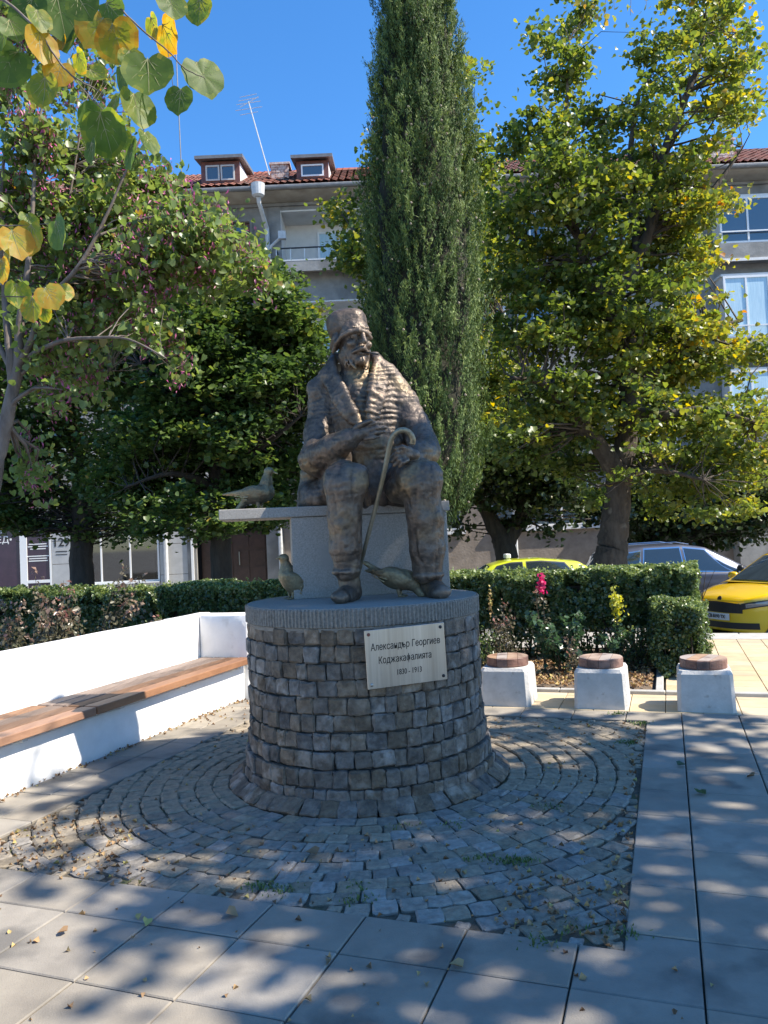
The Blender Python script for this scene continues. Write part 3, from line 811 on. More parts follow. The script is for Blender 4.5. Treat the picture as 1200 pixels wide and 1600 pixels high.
# ---- his right arm (left in the picture): hanging wide sleeve, forearm across the belly
e1 = W(500, 722, 5.62)
B.chain([W(506, 632, 5.80), W(499, 680, 5.74), e1], [.100, .108, .104], .04)
B.ell(W(501, 713, 5.64), (.142, .15, .125), .04)
B.chain([W(490, 718, 5.60), W(520, 700, 5.44), W(544, 687, 5.36)], [.105, .092, .078], .03)
B.ell(W(520, 712, 5.52), (.13, .12, .09), .05)
# ---- his left arm (right in the picture): forearm down to the knee
B.chain([W(631, 634, 5.80), W(646, 662, 5.74), W(661, 697, 5.60)], [.106, .108, .100], .04)
B.chain([W(664, 700, 5.60), W(662, 706, 5.42)], [.10, .088], .03)
B.chain([W(666, 704, 5.50), W(656, 708, 5.34)], [.098, .092], .02)
B.cap(W(659, 709, 5.32), W(645, 713, 5.25), .060, .045, .01)
# ---- coat skirts on the seat
B.ell(W(500, 776, 5.80), (.15, .22, .11), .06, p=2.6)
B.cap(W(485, 745, 5.78), W(478, 786, 5.80), .07, .05, .05)
B.ell(W(655, 772, 5.85), (.13, .22, .12), .04, p=2.6)
B.ell(W(585, 770, 5.85), (.36, .24, .14), .04, p=2.6)
# ---- thighs
kL, kR = W(539, 745, 5.20), W(652, 741, 5.22)
B.cap(W(534, 757, 5.75), W(541, 751, 5.26), .150, .128, .05)
B.cap(W(632, 757, 5.75), W(648, 748, 5.26), .155, .135, .05)
B.ell(W(543, 751, 5.205), (.150, .115, .112), .03, p=2.8)
B.ell(W(655, 748, 5.22), (.155, .115, .115), .03, p=2.8)
B.ell(W(628, 765, 5.34), (.115, .15, .09), .04)
B.ell(W(570, 775, 5.34), (.035, .08, .08), .03)
# ---- shins in wide trousers
B.chain([W(540, 760, 5.19), W(538, 810, 5.20), W(541, 855, 5.22), W(542, 888, 5.24)], [.128, .106, .100, .088], .03)
B.chain([W(657, 758, 5.22), W(665, 810, 5.25), W(668, 855, 5.28), W(669, 893, 5.30)], [.130, .118, .112, .098], .03)
B.ell(W(541, 893, 5.24), (.095, .10, .030), .015)
B.ell(W(669, 899, 5.30), (.105, .11, .032), .015)
B.cap(W(545, 893, 5.26), W(547, 922, 5.27), .066, .07, .01)
B.cap(W(672, 897, 5.32), W(676, 915, 5.33), .070, .07, .01)
# ---- gap between the legs, cut of the coat front
B.cap(W(588, 752, 5.20), W(590, 800, 5.25), .055, .075, .03, sub=True)
B.cap(W(590, 792, 5.0), W(590, 792, 5.6), .05, .05, .03, sub=True)
B.cap(W(572, 655, 5.56), W(585, 745, 5.56), .018, .024, .03, sub=True)
# open coat: shirt hollow between the lapels
B.cap(W(569, 590, 5.58), W(574, 655, 5.56), .055, .022, .03, sub=True)
# lapels and raised collar: flat bands that narrow downwards
for inner, outer in (([(520, 568, 5.70), (527, 590, 5.63), (540, 616, 5.565), (552, 642, 5.54), (562, 664, 5.54)], [(511, 580, 5.72), (512, 602, 5.66), (524, 626, 5.58), (541, 650, 5.545), (560, 666, 5.54)]),
                     ([(588, 564, 5.72), (584, 585, 5.64), (580, 612, 5.565), (578, 640, 5.54), (577, 666, 5.54)], [(598, 574, 5.74), (601, 598, 5.67), (597, 626, 5.58), (589, 650, 5.55), (579, 667, 5.54)])):
    for t_ in (0, .25, .5, .75, 1.):
        B.chain([np.array(W(*p))*(1-t_)+np.array(W(*q_))*t_ for p, q_ in zip(inner, outer)], [.022 if t_ else .026]*5, .014)
B.chain([W(520, 566, 5.74), W(522, 560, 5.84), W(553, 556, 5.92), W(586, 558, 5.86), W(590, 562, 5.74)], [.032, .036, .04, .036, .03], .02)
B.chain([W(519, 568, 5.75), W(510, 590, 5.74), W(495, 608, 5.76)], [.03, .05, .055], .05)
B.chain([W(590, 564, 5.76), W(604, 580, 5.76), W(625, 606, 5.78)], [.032, .055, .06], .05)
# ---- hand across the belly, fingers towards the right of the picture
h0 = W(548, 685, 5.345)
B.chain([W(540, 689, 5.37), W(556, 680, 5.335)], [.058, .050], .02)
B.ell(W(560, 679, 5.335), (.062, .034, .042), .02)
B.ell(W(570, 675, 5.33), (.050, .030, .038), .015)
for (a, b, c), rr in ((((572, 667), (586, 661), (598, 661)), .0165), (((574, 673), (590, 668), (603, 668)), .0165), (((574, 680), (588, 676), (600, 675)), .0155), (((571, 686), (583, 684), (592, 682)), .014)):
    B.chain([W(*a, 5.325), W(*b, 5.31), W(*c, 5.325)], [rr*1.1, rr, rr*.8], .004)
B.chain([W(556, 669, 5.315), W(569, 661, 5.30), W(580, 657, 5.30)], [.022, .018, .014], .006)
# ---- hand on the knee, fingers spread downwards to the left
B.ell(W(643, 711, 5.20), (.058, .055, .040), .015)
B.ell(W(634, 711, 5.16), (.048, .04, .034), .015)
for (a, b, c), rr in ((((632, 705), (621, 707), (612, 714)), .0165), (((631, 710), (620, 713), (611, 721)), .0165), (((633, 715), (624, 719), (616, 727)), .0155), (((637, 719), (630, 723), (624, 730)), .014)):
    B.chain([W(*a, 5.13), W(*b, 5.095), W(*c, 5.11)], [rr*1.1, rr, rr*.8], .004)
B.chain([W(640, 703, 5.16), W(628, 699, 5.11), W(618, 701, 5.09)], [.022, .018, .014], .006)
# ---- head
hy = R(27)
hf = np.array([math.sin(hy), -math.cos(hy), -.10]); hf /= np.linalg.norm(hf)
hr = np.array([math.cos(hy), math.sin(hy), .0]); hu = np.cross(hr, -hf); hu = np.cross(hr, hf) if hu[2] < 0 else hu
hu /= np.linalg.norm(hu)
HC = W(551, 536, 5.70)
q = 1.16
def HP(r_, u_, f_): return HC+q*(hr*r_+hu*u_+hf*f_)
HM = np.stack([hr, hf, hu], 1)
def he(c, r, k=.01, sub=False, p=2.): B.ell(HP(*c), (r[0]*q, r[1]*q, r[2]*q), k, HM, sub, p)
def hc(a, b, ra, rb, k=.006, sub=False): B.cap(HP(*a), HP(*b), ra*q, rb*q, k, sub)
he((0, .05, -.01), (.108, .135, .125), .02)
he((0, -.045, .045), (.088, .085, .095), .03)
he((0, -.105, .075), (.060, .060, .050), .03)        # chin and beard mass
he((0, -.09, .02), (.098, .085, .085), .03)
for s_ in (-1, 1):
    he((s_*.052, -.022, .100), (.034, .030, .024), .02)     # cheekbones
    he((s_*.047, .024, .140), (.032, .034, .022), .010, sub=True)   # eye sockets
for s_ in (-1, 1):
    he((s_*.045, .024, .117), (.021, .019, .018), .004)
    hc((s_*.022, .044, .134), (s_*.070, .048, .112), .0125, .0105, .006)   # brows
    hc((s_*.026, .034, .133), (s_*.064, .031, .121), .0042, .0042, .003)   # upper lid
    hc((s_*.027, .014, .131), (s_*.062, .012, .120), .0045, .0045, .003)   # lower lid
    hc((s_*.030, .002, .128), (s_*.060, -.004, .116), .0055, .0055, .006)  # bags
    hc((s_*.020, -.036, .136), (s_*.050, -.075, .105), .007, .007, .008)   # folds
    hc((s_*.006, -.055, .156), (s_*.058, -.080, .118), .0165, .007, .004)  # moustache
    he((s_*.106, .005, .0), (.016, .024, .036), .006)                      # ears
    he((s_*.116, .004, .006), (.009, .012, .022), .004, sub=True)
    for a_ in range(7):
        hc((s_*(.088-.006*a_), -.045-.018*a_, .055+.008*a_), (s_*(.082-.008*a_), -.068-.018*a_, .070+.008*a_), .009, .006, .006)
hc((0, .048, .138), (0, -.012, .176), .0130, .0170, .006)     # nose
he((0, -.016, .175), (.0175, .017, .015), .006)
for s_ in (-1, 1): he((s_*.014, -.020, .152), (.0105, .014, .0105), .004)
hc((-.022, -.083, .136), (.022, -.083, .136), .0085, .0085, .006)   # lower lip
hc((-.020, -.075, .146), (.020, -.075, .146), .0035, .0035, .004, sub=True)
he((0, -.125, .118), (.034, .030, .030), .012)
for zz in (.066, .077, .088): hc((-.055, zz, .118), (.055, zz, .118), .0035, .0035, .004)
rb_ = random.Random(5)
for _ in range(46):
    a_ = rb_.uniform(-1.25, 1.25); zz = rb_.uniform(-.155, -.085)
    hc((.088*math.sin(a_), zz, .035+.088*math.cos(a_)), (.080*math.sin(a_), zz-.020, .033+.080*math.cos(a_)), .0065, .0045, .004)
V, F = B.verts()
N = vnormals(V, F)
# chiselled folds of cloth
front = np.clip((5.72-V[:, 1])/.06, 0, 1)*np.clip((.30-np.abs(V[:, 0]+.13))/.06, 0, 1)
below = np.clip((2.90-V[:, 2])/.05, 0, 1)*np.clip((np.linalg.norm(V-HC, axis=1)-.22)/.06, 0, 1)
hand = np.minimum(np.linalg.norm(V-W(575, 674, 5.33), axis=1), np.linalg.norm(V-W(628, 712, 5.14), axis=1))
cloth = below*np.clip((hand-.13)/.05, 0, 1)
chest = np.clip((V[:, 2]-2.15)/.15, 0, 1)
wz = V[:, 2]+.05*vnoise(V, 4.)+.03*vnoise(V, 9., 7)
rip = np.sin(wz*2*PI/.040+2.5*vnoise(V, 4., 3))
disp = chest*cloth*(.0034*rip*(.25+.75*front)*np.clip(vnoise(V, 3.2, 9)*1.8+.2, 0, 1)+.009*vnoise(V, 8.)+.006*np.abs(vnoise(V*np.array([1, 1, 2.6]), 13., 2)))
leg = (1-chest)*cloth
disp += leg*(.007*vnoise(V, 7., 5)+.005*vnoise(V, 19., 1)+.013*np.abs(vnoise(V*np.array([1, 1, .22]), 17., 4))+.006*np.abs(vnoise(V*np.array([.5, .5, 1.6]), 14., 8)))
disp += chest*cloth*(1-front)*(.008*np.abs(vnoise(V*np.array([1, 1, .45]), 12., 8))+.004*vnoise(V, 20., 3))
disp += .0028*vnoise(V, 42., 2)+.0018*vnoise(V, 80., 6)
V = V+N*disp[:, None]
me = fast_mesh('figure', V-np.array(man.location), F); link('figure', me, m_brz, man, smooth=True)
# hat
Hh = Sculpt((-.45, 5.4, 2.85), (.0, 6.05, 3.42), .0072)
ax = np.array([-.10, .05, 1.]); ax /= np.linalg.norm(ax)
HA = W(548, 522, 5.72)
Mx = np.stack([np.cross([0, 1., 0], ax), np.cross(ax, np.cross([0, 1., 0], ax)), ax], 1); Mx /= np.linalg.norm(Mx, axis=0)
Hh.ell(HA+ax*.062+np.array([-.018, .03, 0]), (.144, .160, .103), .02, Mx, p=3.4)
Hh.ell(HA+ax*.095+np.array([-.020, .04, 0]), (.136, .148, .080), .03, Mx, p=2.6)
# keep the face free
Hh.ell(HP(.01, -.02, .15), (.100*q, .085*q, .088*q), .015, HM, sub=True)
for a_, b_ in zip([(521, 549, 5.66), (525, 537, 5.61), (534, 525, 5.56), (547, 518, 5.525), (560, 516, 5.525), (571, 519, 5.56)], [(525, 537, 5.61), (534, 525, 5.56), (547, 518, 5.525), (560, 516, 5.525), (571, 519, 5.56), (579, 528, 5.62)]):
    Hh.cap(W(*a_), W(*b_), .018, .018, .012)
Hh.cap(HP(-.12, .02, .02)+np.array([0, .02, 0]), HP(-.10, -.02, -.06), .035, .04, .02)
Hh.cap(HP(.10, .045, .0), HP(.09, .0, -.06), .03, .035, .02)
V, F = Hh.verts(); N = vnormals(V, F)
V = V+N*(.004*vnoise(V, 9.)+.0018*vnoise(V, 34., 3)+.0012*vnoise(V, 70., 5))[:, None]
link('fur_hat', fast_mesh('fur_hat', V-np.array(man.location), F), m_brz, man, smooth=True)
# shoes
for nm_, (hx, hy_, Yh), (tx, ty, Yt), ww in (('shoe', (549, 922, 5.30), (531, 925, 5.05), 1.), ('shoe', (674, 916, 5.34), (690, 917, 5.09), 1.06)):
    a, b = W(hx, hy_, Yh), W(tx, ty, Yt); zf = ZT
    Sh = Sculpt(np.minimum(a, b)-.2, np.maximum(a, b)+.2, .0075)
    a[2] = zf+.05; b[2] = zf+.036
    Sh.cap(a, a*.45+b*.55, .070*ww, .060*ww, .02); Sh.cap(a*.45+b*.55, b, .058*ww, .046*ww, .03)
    Sh.cap(a+np.array([0, 0, .03]), a+np.array([0, 0, .09]), .066, .058, .03)
    Sh.ell(b+np.array([0, .01, .006]), (.062*ww, .060, .040), .02)
    D = Sh.D; zc = Sh.lo[2]+Sh.h*np.arange(Sh.n[2]); Sh.D = np.maximum(D, (zf+.001-zc)[None, None, :].astype(np.float32))
    V, F = Sh.verts(); N = vnormals(V, F); V = V+N*(.004*vnoise(V, 20.)+.002*vnoise(V, 55.))[:, None]
    V[:, 2] = np.maximum(V[:, 2], zf+.001)
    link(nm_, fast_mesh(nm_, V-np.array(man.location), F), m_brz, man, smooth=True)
# cane
cp = [W(644, 694, 5.06), W(645, 686, 5.05), W(641, 678, 5.04), W(633, 672.5, 5.03), W(624, 673, 5.03), W(616, 679, 5.04), W(611, 688, 5.05), W(608, 700, 5.06), W(603, 725, 5.09), W(595, 760, 5.14), W(585, 800, 5.20), W(573, 845, 5.28), W(563, 885, 5.35), W(552, 929, 5.43)]
P = bend([(*p, r_) for p, r_ in zip(cp, [.019, .0205, .020, .0195, .0195, .0185, .018, .0175, .0165, .016, .015, .014, .013, .012])], 4, wob=.0)
mb = MB(); mb.tube(P[:, :3]-np.array(man.location), list(P[:, 3]+.0008*np.sin(np.arange(len(P))*2.1)), n=14)
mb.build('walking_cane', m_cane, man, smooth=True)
# cigarette holder
a, b = HP(.012, -.076, .148), HP(.075, -.092, .215)
MB().tube([a-np.array(man.location), b-np.array(man.location)], [.0055, .0085], n=8).build('cigarette_holder', m_black, man, smooth=True)

# ------------------------------------------------------------------ bronze pigeons
def pigeon(label, loc, rz, neck=(.11, .13), headp=(.13, .17), tail=(-.20, -.005), pitch=0., wingup=0.):
    Q = Sculpt((-.36, -.14, -.02), (.26, .14, .36), .0058)
    Q.ell((0, 0, .105), (.115, .066, .062), .02, np.array(Matrix.Rotation(pitch, 3, 'Y')))
    cp_, sp = math.cos(pitch), math.sin(pitch)
    rotp = lambda x, y, z: np.array([x*cp_+z*sp, y, .105-x*sp+z*cp_])
    Q.cap(rotp(.06, 0, .01), rotp(neck[0]*.75, 0, neck[1]-.09), .052, .038, .03)
    Q.cap(rotp(neck[0]*.75, 0, neck[1]-.09), rotp(headp[0], 0, headp[1]-.09), .036, .027, .02)
    Q.ell(rotp(headp[0]+.008, 0, headp[1]-.085), (.034, .027, .027), .01)
    hx = rotp(headp[0]+.03, 0, headp[1]-.09); dr = np.array([.038, 0, -.02 if headp[1] > .1 else -.035])
    Q.cap(hx, hx+dr, .010, .004, .006)
    # tail
    for s_ in (-1, 0, 1): Q.cap(rotp(-.07, s_*.012, -.005), rotp(tail[0], s_*.022, tail[1]), .026, .010, .01)
    # wings folded, tips crossing the tail
    for s_ in (-1, 1):
        Q.ell(rotp(-.015, s_*.052, .018), (.088, .022, .044), .008, np.array(Matrix.Rotation(pitch+.12, 3, 'Y')))
        Q.cap(rotp(-.06, s_*.047, .018+wingup*.3), rotp(-.19-.05*(wingup > 0), s_*.028, .012+wingup), .026, .007, .008)
        for k in range(5):
            Q.cap(rotp(-.02-.01*k, s_*.071, .038-.016*k), rotp(-.15, s_*(.052-.002*k), .028-.009*k), .0052, .003, .004)
    for s_ in (-1, 1):
        Q.cap((.005, s_*.026, .075), (.012, s_*.028, .012), .016, .008, .008)
        for t_ in (-.5, 0, .5): Q.cap((.012, s_*.028, .008), (.012+.036*math.cos(t_), s_*.028+.03*math.sin(t_), .006), .007, .005, .003)
    V, F = Q.verts(); N = vnormals(V, F)
    V = V+N*(.002*vnoise(V*np.array([.4, 1, 1]), 60.)+.0012*vnoise(V, 130.))[:, None]
    V[:, 2] = np.maximum(V[:, 2], .001)
    me = fast_mesh('bronze_pigeon', V, F)
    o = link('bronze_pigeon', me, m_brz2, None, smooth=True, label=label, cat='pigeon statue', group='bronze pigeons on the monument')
    o.location = loc; o.rotation_euler = (0, 0, rz); return o
p = ony(404, 792, 5.88)
pg = pigeon('bronze pigeon with long tail perched on the overhanging slab at the left', (p[0], p[1], ZT+.665), R(-14), neck=(.10, .16), headp=(.10, .225), tail=(-.18, -.085), wingup=.035, pitch=R(-8)); pg.scale = (1.12,)*3
p = onz(458, 936, ZT)
pg = pigeon('upright bronze pigeon on the disc, facing the viewer at the left of the block', (p[0], p[1], ZT+.001), R(-150), neck=(.12, .12), headp=(.150, .150), tail=(-.16, -.02), pitch=R(-50)); pg.scale = (1.12,)*3
p = onz(622, 932, ZT)
pg = pigeon('bronze pigeon bending down to peck on the disc, beside the right shoe', (p[0], p[1]-.05, ZT+.001), R(-12), neck=(.13, .085), headp=(.165, .03), tail=(-.21, .055), pitch=R(14)); pg.scale = (1.18,)*3
# ------------------------------------------------------------------ apartment building behind the street
m_fac = mat('grey_render', (.20, .195, .185), (.30, .29, .27), 2.2, .9, bump=.006, bscale=18, c3=(.15, .145, .135), s3=.7, t3=.5)
m_faclow = mat('brown_plinth_render', (.20, .165, .135), (.29, .245, .205), 2.5, .9, bump=.01, bscale=14, c3=(.15, .125, .105), s3=.8)
m_bwh = mat('pale_balcony_render', (.62, .60, .57), (.72, .70, .67), 2, .85, c3=(.52, .50, .47), s3=1)
m_tile = mat('roof_tile', (.20, .075, .055), (.30, .125, .09), 6, .9, rnd=.2, bump=.004, bscale=30, c3=(.17, .11, .09), s3=1.2, t3=.48)
m_frame = mat('white_window_frame', (.72, .72, .71), None, 5, .45)
m_bframe = mat('brown_frame', (.10, .035, .025), (.15, .055, .04), 9, .5)
m_brick = mat('whitewashed_brick', (.42, .26, .21), (.62, .55, .50), 7, .9, bump=.01, bscale=20, c3=(.33, .15, .11), s3=4)
m_glass = glassmat('window_glass', (.05, .075, .10), .05)
m_curt = mat('curtain_behind_glass', (.35, .52, .62), (.50, .66, .74), 8, .35, stretch=(6, 1, .3))
m_panel = mat('shop_front_panel', (.36, .36, .355), (.43, .43, .42), 4, .5)
m_gut = mat('grey_gutter', (.13, .135, .14), (.2, .2, .2), 4, .5)
m_pipe = mat('pale_downpipe', (.42, .43, .43), (.55, .56, .56), 8, .6)
m_door = mat('brown_door', (.045, .022, .015), (.07, .035, .024), 8, .45)
m_dark = mat('dark_interior', (.012, .012, .014), None, 5, .8)
m_shop = mat('dark_shop_film', (.035, .018, .035), (.05, .025, .045), 4, .25)
m_prn = mat('print_white', (.7, .7, .68), None, 5, .6)
m_blue = mat('spray_blue', (.04, .06, .25), None, 5, .6)
m_sheet = mat('slate_sheet', (.12, .12, .125), (.17, .17, .175), 6, .5)
YB = 26.0; ZE = 13.45
bl = empty('apartment_building', (4, YB, -.33), label='long grey four storey apartment block with red tiled roof and dormers behind the trees', cat='building')
def part(mb, name, mt, parent=bl, **k):
    """mb in world coordinates -> child of an unrotated empty"""
    off = parent.location if parent is bl else Vector((0, 0, 0))
    mb.v = [tuple(Vector(p)-Vector(bl.location)) for p in mb.v]
    return mb.build(name, mt, parent, **k)
XL, XR = -20, 24
# openings: (x0,x1,z0,z1,kind)
ops = []
levels = [10.89, 7.75, 4.6, 1.45]
for li, zf in enumerate(levels):
    gnd = li == 3
    x = -19.0; k = 0
    pattern = [('win', 1.5), ('win', 1.3), ('log', 3.3), ('win', 1.2)]
    for cx, kind in ((-17.2, 'log'), (-13.6, 'win'), (-10.6, 'win'), (-7.6, 'win'), (-4.72, 'win'), (-1.3, 'log'), (2.6, 'win'), (5.4, 'win'), (8.3, 'win'), (13.4, 'glz'), (17.6, 'win'), (21.2, 'log')):
        if gnd:
            continue
        if kind == 'win': ops.append((cx-.62, cx+.62, zf+.25 if cx == -4.72 else zf+.4, zf+1.62, 'win', li))
        elif kind == 'log': ops.append((cx-1.75, cx+1.75, zf, zf+1.95, 'log', li))
        else: ops.append((cx-1.85, cx+1.9, zf-.1, zf+(1.45 if li == 0 else 1.95), 'glz', li))
# wall built as strips between openings
def wall_with_holes(x0, x1, z0, z1, holes, y, th, mt, name):
    xs = sorted({x0, x1} | {h[0] for h in holes} | {h[1] for h in holes}); mb = MB()
    for a, b in zip(xs[:-1], xs[1:]):
        cur = z0
        for h in sorted([h for h in holes if h[0] < b-1e-6 and h[1] > a+1e-6], key=lambda h: h[2]):
            if h[2] > cur: mb.box(a, b, y, y+th, cur, h[2])
            cur = h[3]
        if cur < z1: mb.box(a, b, y, y+th, cur, z1)
    return part(mb, name, mt)
# merge faces horizontally aligned by construction (columns share edges)
wall_with_holes(XL, XR, 3.95, 13.12, [o[:4] for o in ops], YB, .3, m_fac, 'wall')
MB_ = MB().box(XL, XR, YB+1.6, YB+9, -.3, 13.0); part(MB_, 'rear_volume', m_dark)
def window(x0, x1, z0, z1, y, fm, nx=2, gm=None, tr=True, parent=bl, fw=.07):
    mb = MB()
    for a, b, c, d in ((x0, x0+fw, z0, z1), (x1-fw, x1, z0, z1), (x0+fw, x1-fw, z0, z0+fw), (x0+fw, x1-fw, z1-fw, z1)): mb.box(a, b, y, y+.07, c, d)
    wd = (x1-x0)/nx
    for i in range(1, nx): mb.box(x0+i*wd-fw*.45, x0+i*wd+fw*.45, y+.002, y+.068, z0+fw, z1-fw)
    f = part(mb, 'window', fm)
    for i in range(nx):
        a = x0+i*wd+(fw if i == 0 else fw*.45); b = x0+(i+1)*wd-(fw if i == nx-1 else fw*.45)
        p = part(MB().box(a, b, y+.03, y+.04, z0+fw, z1-fw), 'pane', gm or m_glass, bl); p.parent = f
    return f
for x0, x1, z0, z1, k, li in ops:
    if k == 'win':
        window(x0+.02, x1-.02, z0+.02, z1-.02, YB+.12, m_frame if li or x0 > 0 else m_bframe, 2)
        part(MB().box(x0-.08, x1+.08, YB-.07, YB-.002, z0-.06, z0), 'window_sill', m_kerb)
        part(MB().box(x0-.10, x0-.003, YB-.03, YB-.001, z0+.001, z1+.08).box(x1+.003, x1+.10, YB-.03, YB-.001, z0+.001, z1+.08).box(x0-.003, x1+.003, YB-.03, YB-.001, z1+.003, z1+.08), 'window_surround', m_fac)
        part(MB().box(x0, x1, YB+.9, YB+.95, z0-.1, z1+.1), 'room_back', m_dark)
    elif k == 'log':
        part(MB().box(x0, x1, YB+1.2, YB+1.3, z0, z1), 'balcony_wall', m_bwh)
        part(MB().box(x0+.001, x0+.02, YB+.001, YB+1.2, z0, z1).box(x1-.02, x1-.001, YB+.001, YB+1.2, z0, z1).box(x0+.02, x1-.02, YB+.01, YB+1.2, z1-.05, z1-.001), 'balcony_reveal', m_bwh)
        window(x0+1.15, x0+2.65, z0+.03, z1-.35, YB+1.12, m_frame, 2, m_curt)
        # slab, fascia and rail
        part(MB().box(x0-.15, x1+.15, YB-.55, YB+1.2, z0-.22, z0), 'balcony_slab', m_fac)
        part(MB().box(x0-.15, x1+.15, YB-.58, YB-.552, z0-.36, z0-.04), 'balcony_fascia', m_fac)
        part(MB().box(x0-.13, x1+.13, YB-.56, YB-.50, z0+.001, z0+.05), 'balcony_kerb', m_bwh)
        mb = MB().box(x0-.15, x1+.15, YB-.55, YB-.51, z0+.42, z0+.46).box(x0-.15, x0-.11, YB-.50, YB, z0+.42, z0+.46).box(x1+.11, x1+.15, YB-.50, YB, z0+.42, z0+.46)
        part(mb, 'balcony_rail', m_black)
        n_ = 9
        for i in range(n_):
            xx = x0-.12+(x1-x0+.24)*i/(n_-1); part(MB().box(xx-.012, xx+.012, YB-.54, YB-.516, z0+.05, z0+.42), 'rail_post', m_frame)
    else:
        n_ = 4 if li == 0 else 5
        part(MB().box(x0-.1, x1+.1, YB-.62, YB+.3, z0-.52, z0-.003), 'balcony_slab', m_fac)
        part(MB().box(x0-.1, x1+.1, YB-.66, YB-.621, z0-.62, z0-.53), 'balcony_fascia', m_bwh)
        window(x0, x1, z0, z1, YB-.58, m_frame, n_, m_glass if li == 0 else m_curt)
        part(MB().box(x0, x0+.06, YB-.50, YB, z0, z1).box(x1-.06, x1, YB-.50, YB, z0, z1).box(x0-.06, x1+.06, YB-.56, YB, z1+.002, z1+.08), 'glazed_balcony_sides', m_bwh)
        part(MB().box(x0, x1, YB-.66, YB-.63, z0+.35, z0+.39), 'balcony_rail', m_frame)
        part(MB().box(x0, x1, YB+.7, YB+.75, z0, z1), 'room_back', m_dark)
# piers, string course
for xx in (-6.55, -3.25, 1.1, 4.0, 10.6, 15.9): part(MB().box(xx-.2, xx+.2, YB-.045, YB-.003, 4.2, 12.95), 'pilaster', m_fac)
part(MB().box(XL, XR, YB-.10, YB-.006, 12.96, 13.06), 'string_course', m_fac)
part(MB().box(XL, XR, YB-.14, YB-.004, 3.82, 4.02), 'string_course', m_kerb)
# eave
mb = MB(); v = [(XL, YB-.01, 13.07), (XR, YB-.01, 13.07), (XR, YB-.85, 13.14), (XL, YB-.85, 13.14), (XL, YB-.85, 13.24), (XR, YB-.85, 13.24), (XR, YB+.4, 13.3), (XL, YB+.4, 13.3)]
mb.add(v, [(0, 1, 2, 3), (3, 2, 5, 4), (4, 5, 6, 7)]); part(mb, 'eave_soffit', mat('stained_eave', (.30, .27, .22), (.42, .39, .33), 1.5, .9, c3=(.2, .18, .15), s3=1))
g_ = MB(); g_.tube([(XL, YB-.93, 13.22), (XR, YB-.93, 13.22)], .08, n=10); part(g_, 'gutter', m_gut)
for xp in (-7.45, -3.62, 4.2, 9.7):
    g_ = MB(); g_.lathe([(.12, 0), (.20, .05), (.23, .42), (.19, .44)], 14, Matrix.Translation((xp, YB-1.02, 12.88))); part(g_, 'rain_hopper', m_pipe, smooth=False)
    g_ = MB(); g_.tube([(xp, YB-1.0, 12.9), (xp, YB-.9, 12.75), (xp+.12, YB-.14, 12.2), (xp+.13, YB-.12, 11.6), (xp+.13, YB-.12, -.2)], .075, n=8); part(g_, 'downpipe', m_pipe)
g_ = MB(); g_.tube([(-3.48, YB-.14, 9.4), (-3.46, YB-.14, 11.25), (-3.38, YB-.2, 11.55), (-3.05, YB-.3, 11.78)], .05, n=8).box(-3.1, -2.85, YB-.42, YB-.25, 11.72, 11.98); part(g_, 'lamp_bracket', m_pipe)
# roof: rows of tiles
rise = math.tan(R(29)); y0r, z0r = YB-1.0, 13.30
rbm = MB(); rbm.add([(XL, y0r+.03, z0r-.03), (XR, y0r+.03, z0r-.03), (XR, y0r+6.5, z0r+6.5*rise-.03), (XL, y0r+6.5, z0r+6.5*rise-.03)], [(0, 1, 2, 3)])
roof = part(rbm, 'roof', m_tile)
tm = MB()
tl = []
for r_ in range(16):
    yy = y0r+r_*.34; zz = z0r+r_*.34*rise
    for c_ in range(int((XR-XL)/.24)):
        xx = XL+c_*.24+random.uniform(-.01, .01); dz = random.uniform(0, .015)
        pts = []
        for (dy, dzz) in ((0, .0), (.37, .37*rise)):
            for k in range(4):
                a_ = k/3; pts.append((xx+a_*.245, yy+dy, zz+dzz+.055*math.sin(PI*min(a_*1.25, 1))+dz+(.025 if dy == 0 else .0)))
        tl.append(pts)
v = [p for t_ in tl for p in t_]; f = []
for i in range(len(tl)):
    for k in range(3): f.append((i*8+k, i*8+k+1, i*8+4+k+1, i*8+4+k))
tm.add(v, f); o = part(tm, 'roof_tiles', m_tile, kind='stuff'); o.parent = roof; tag(o, kind='stuff')
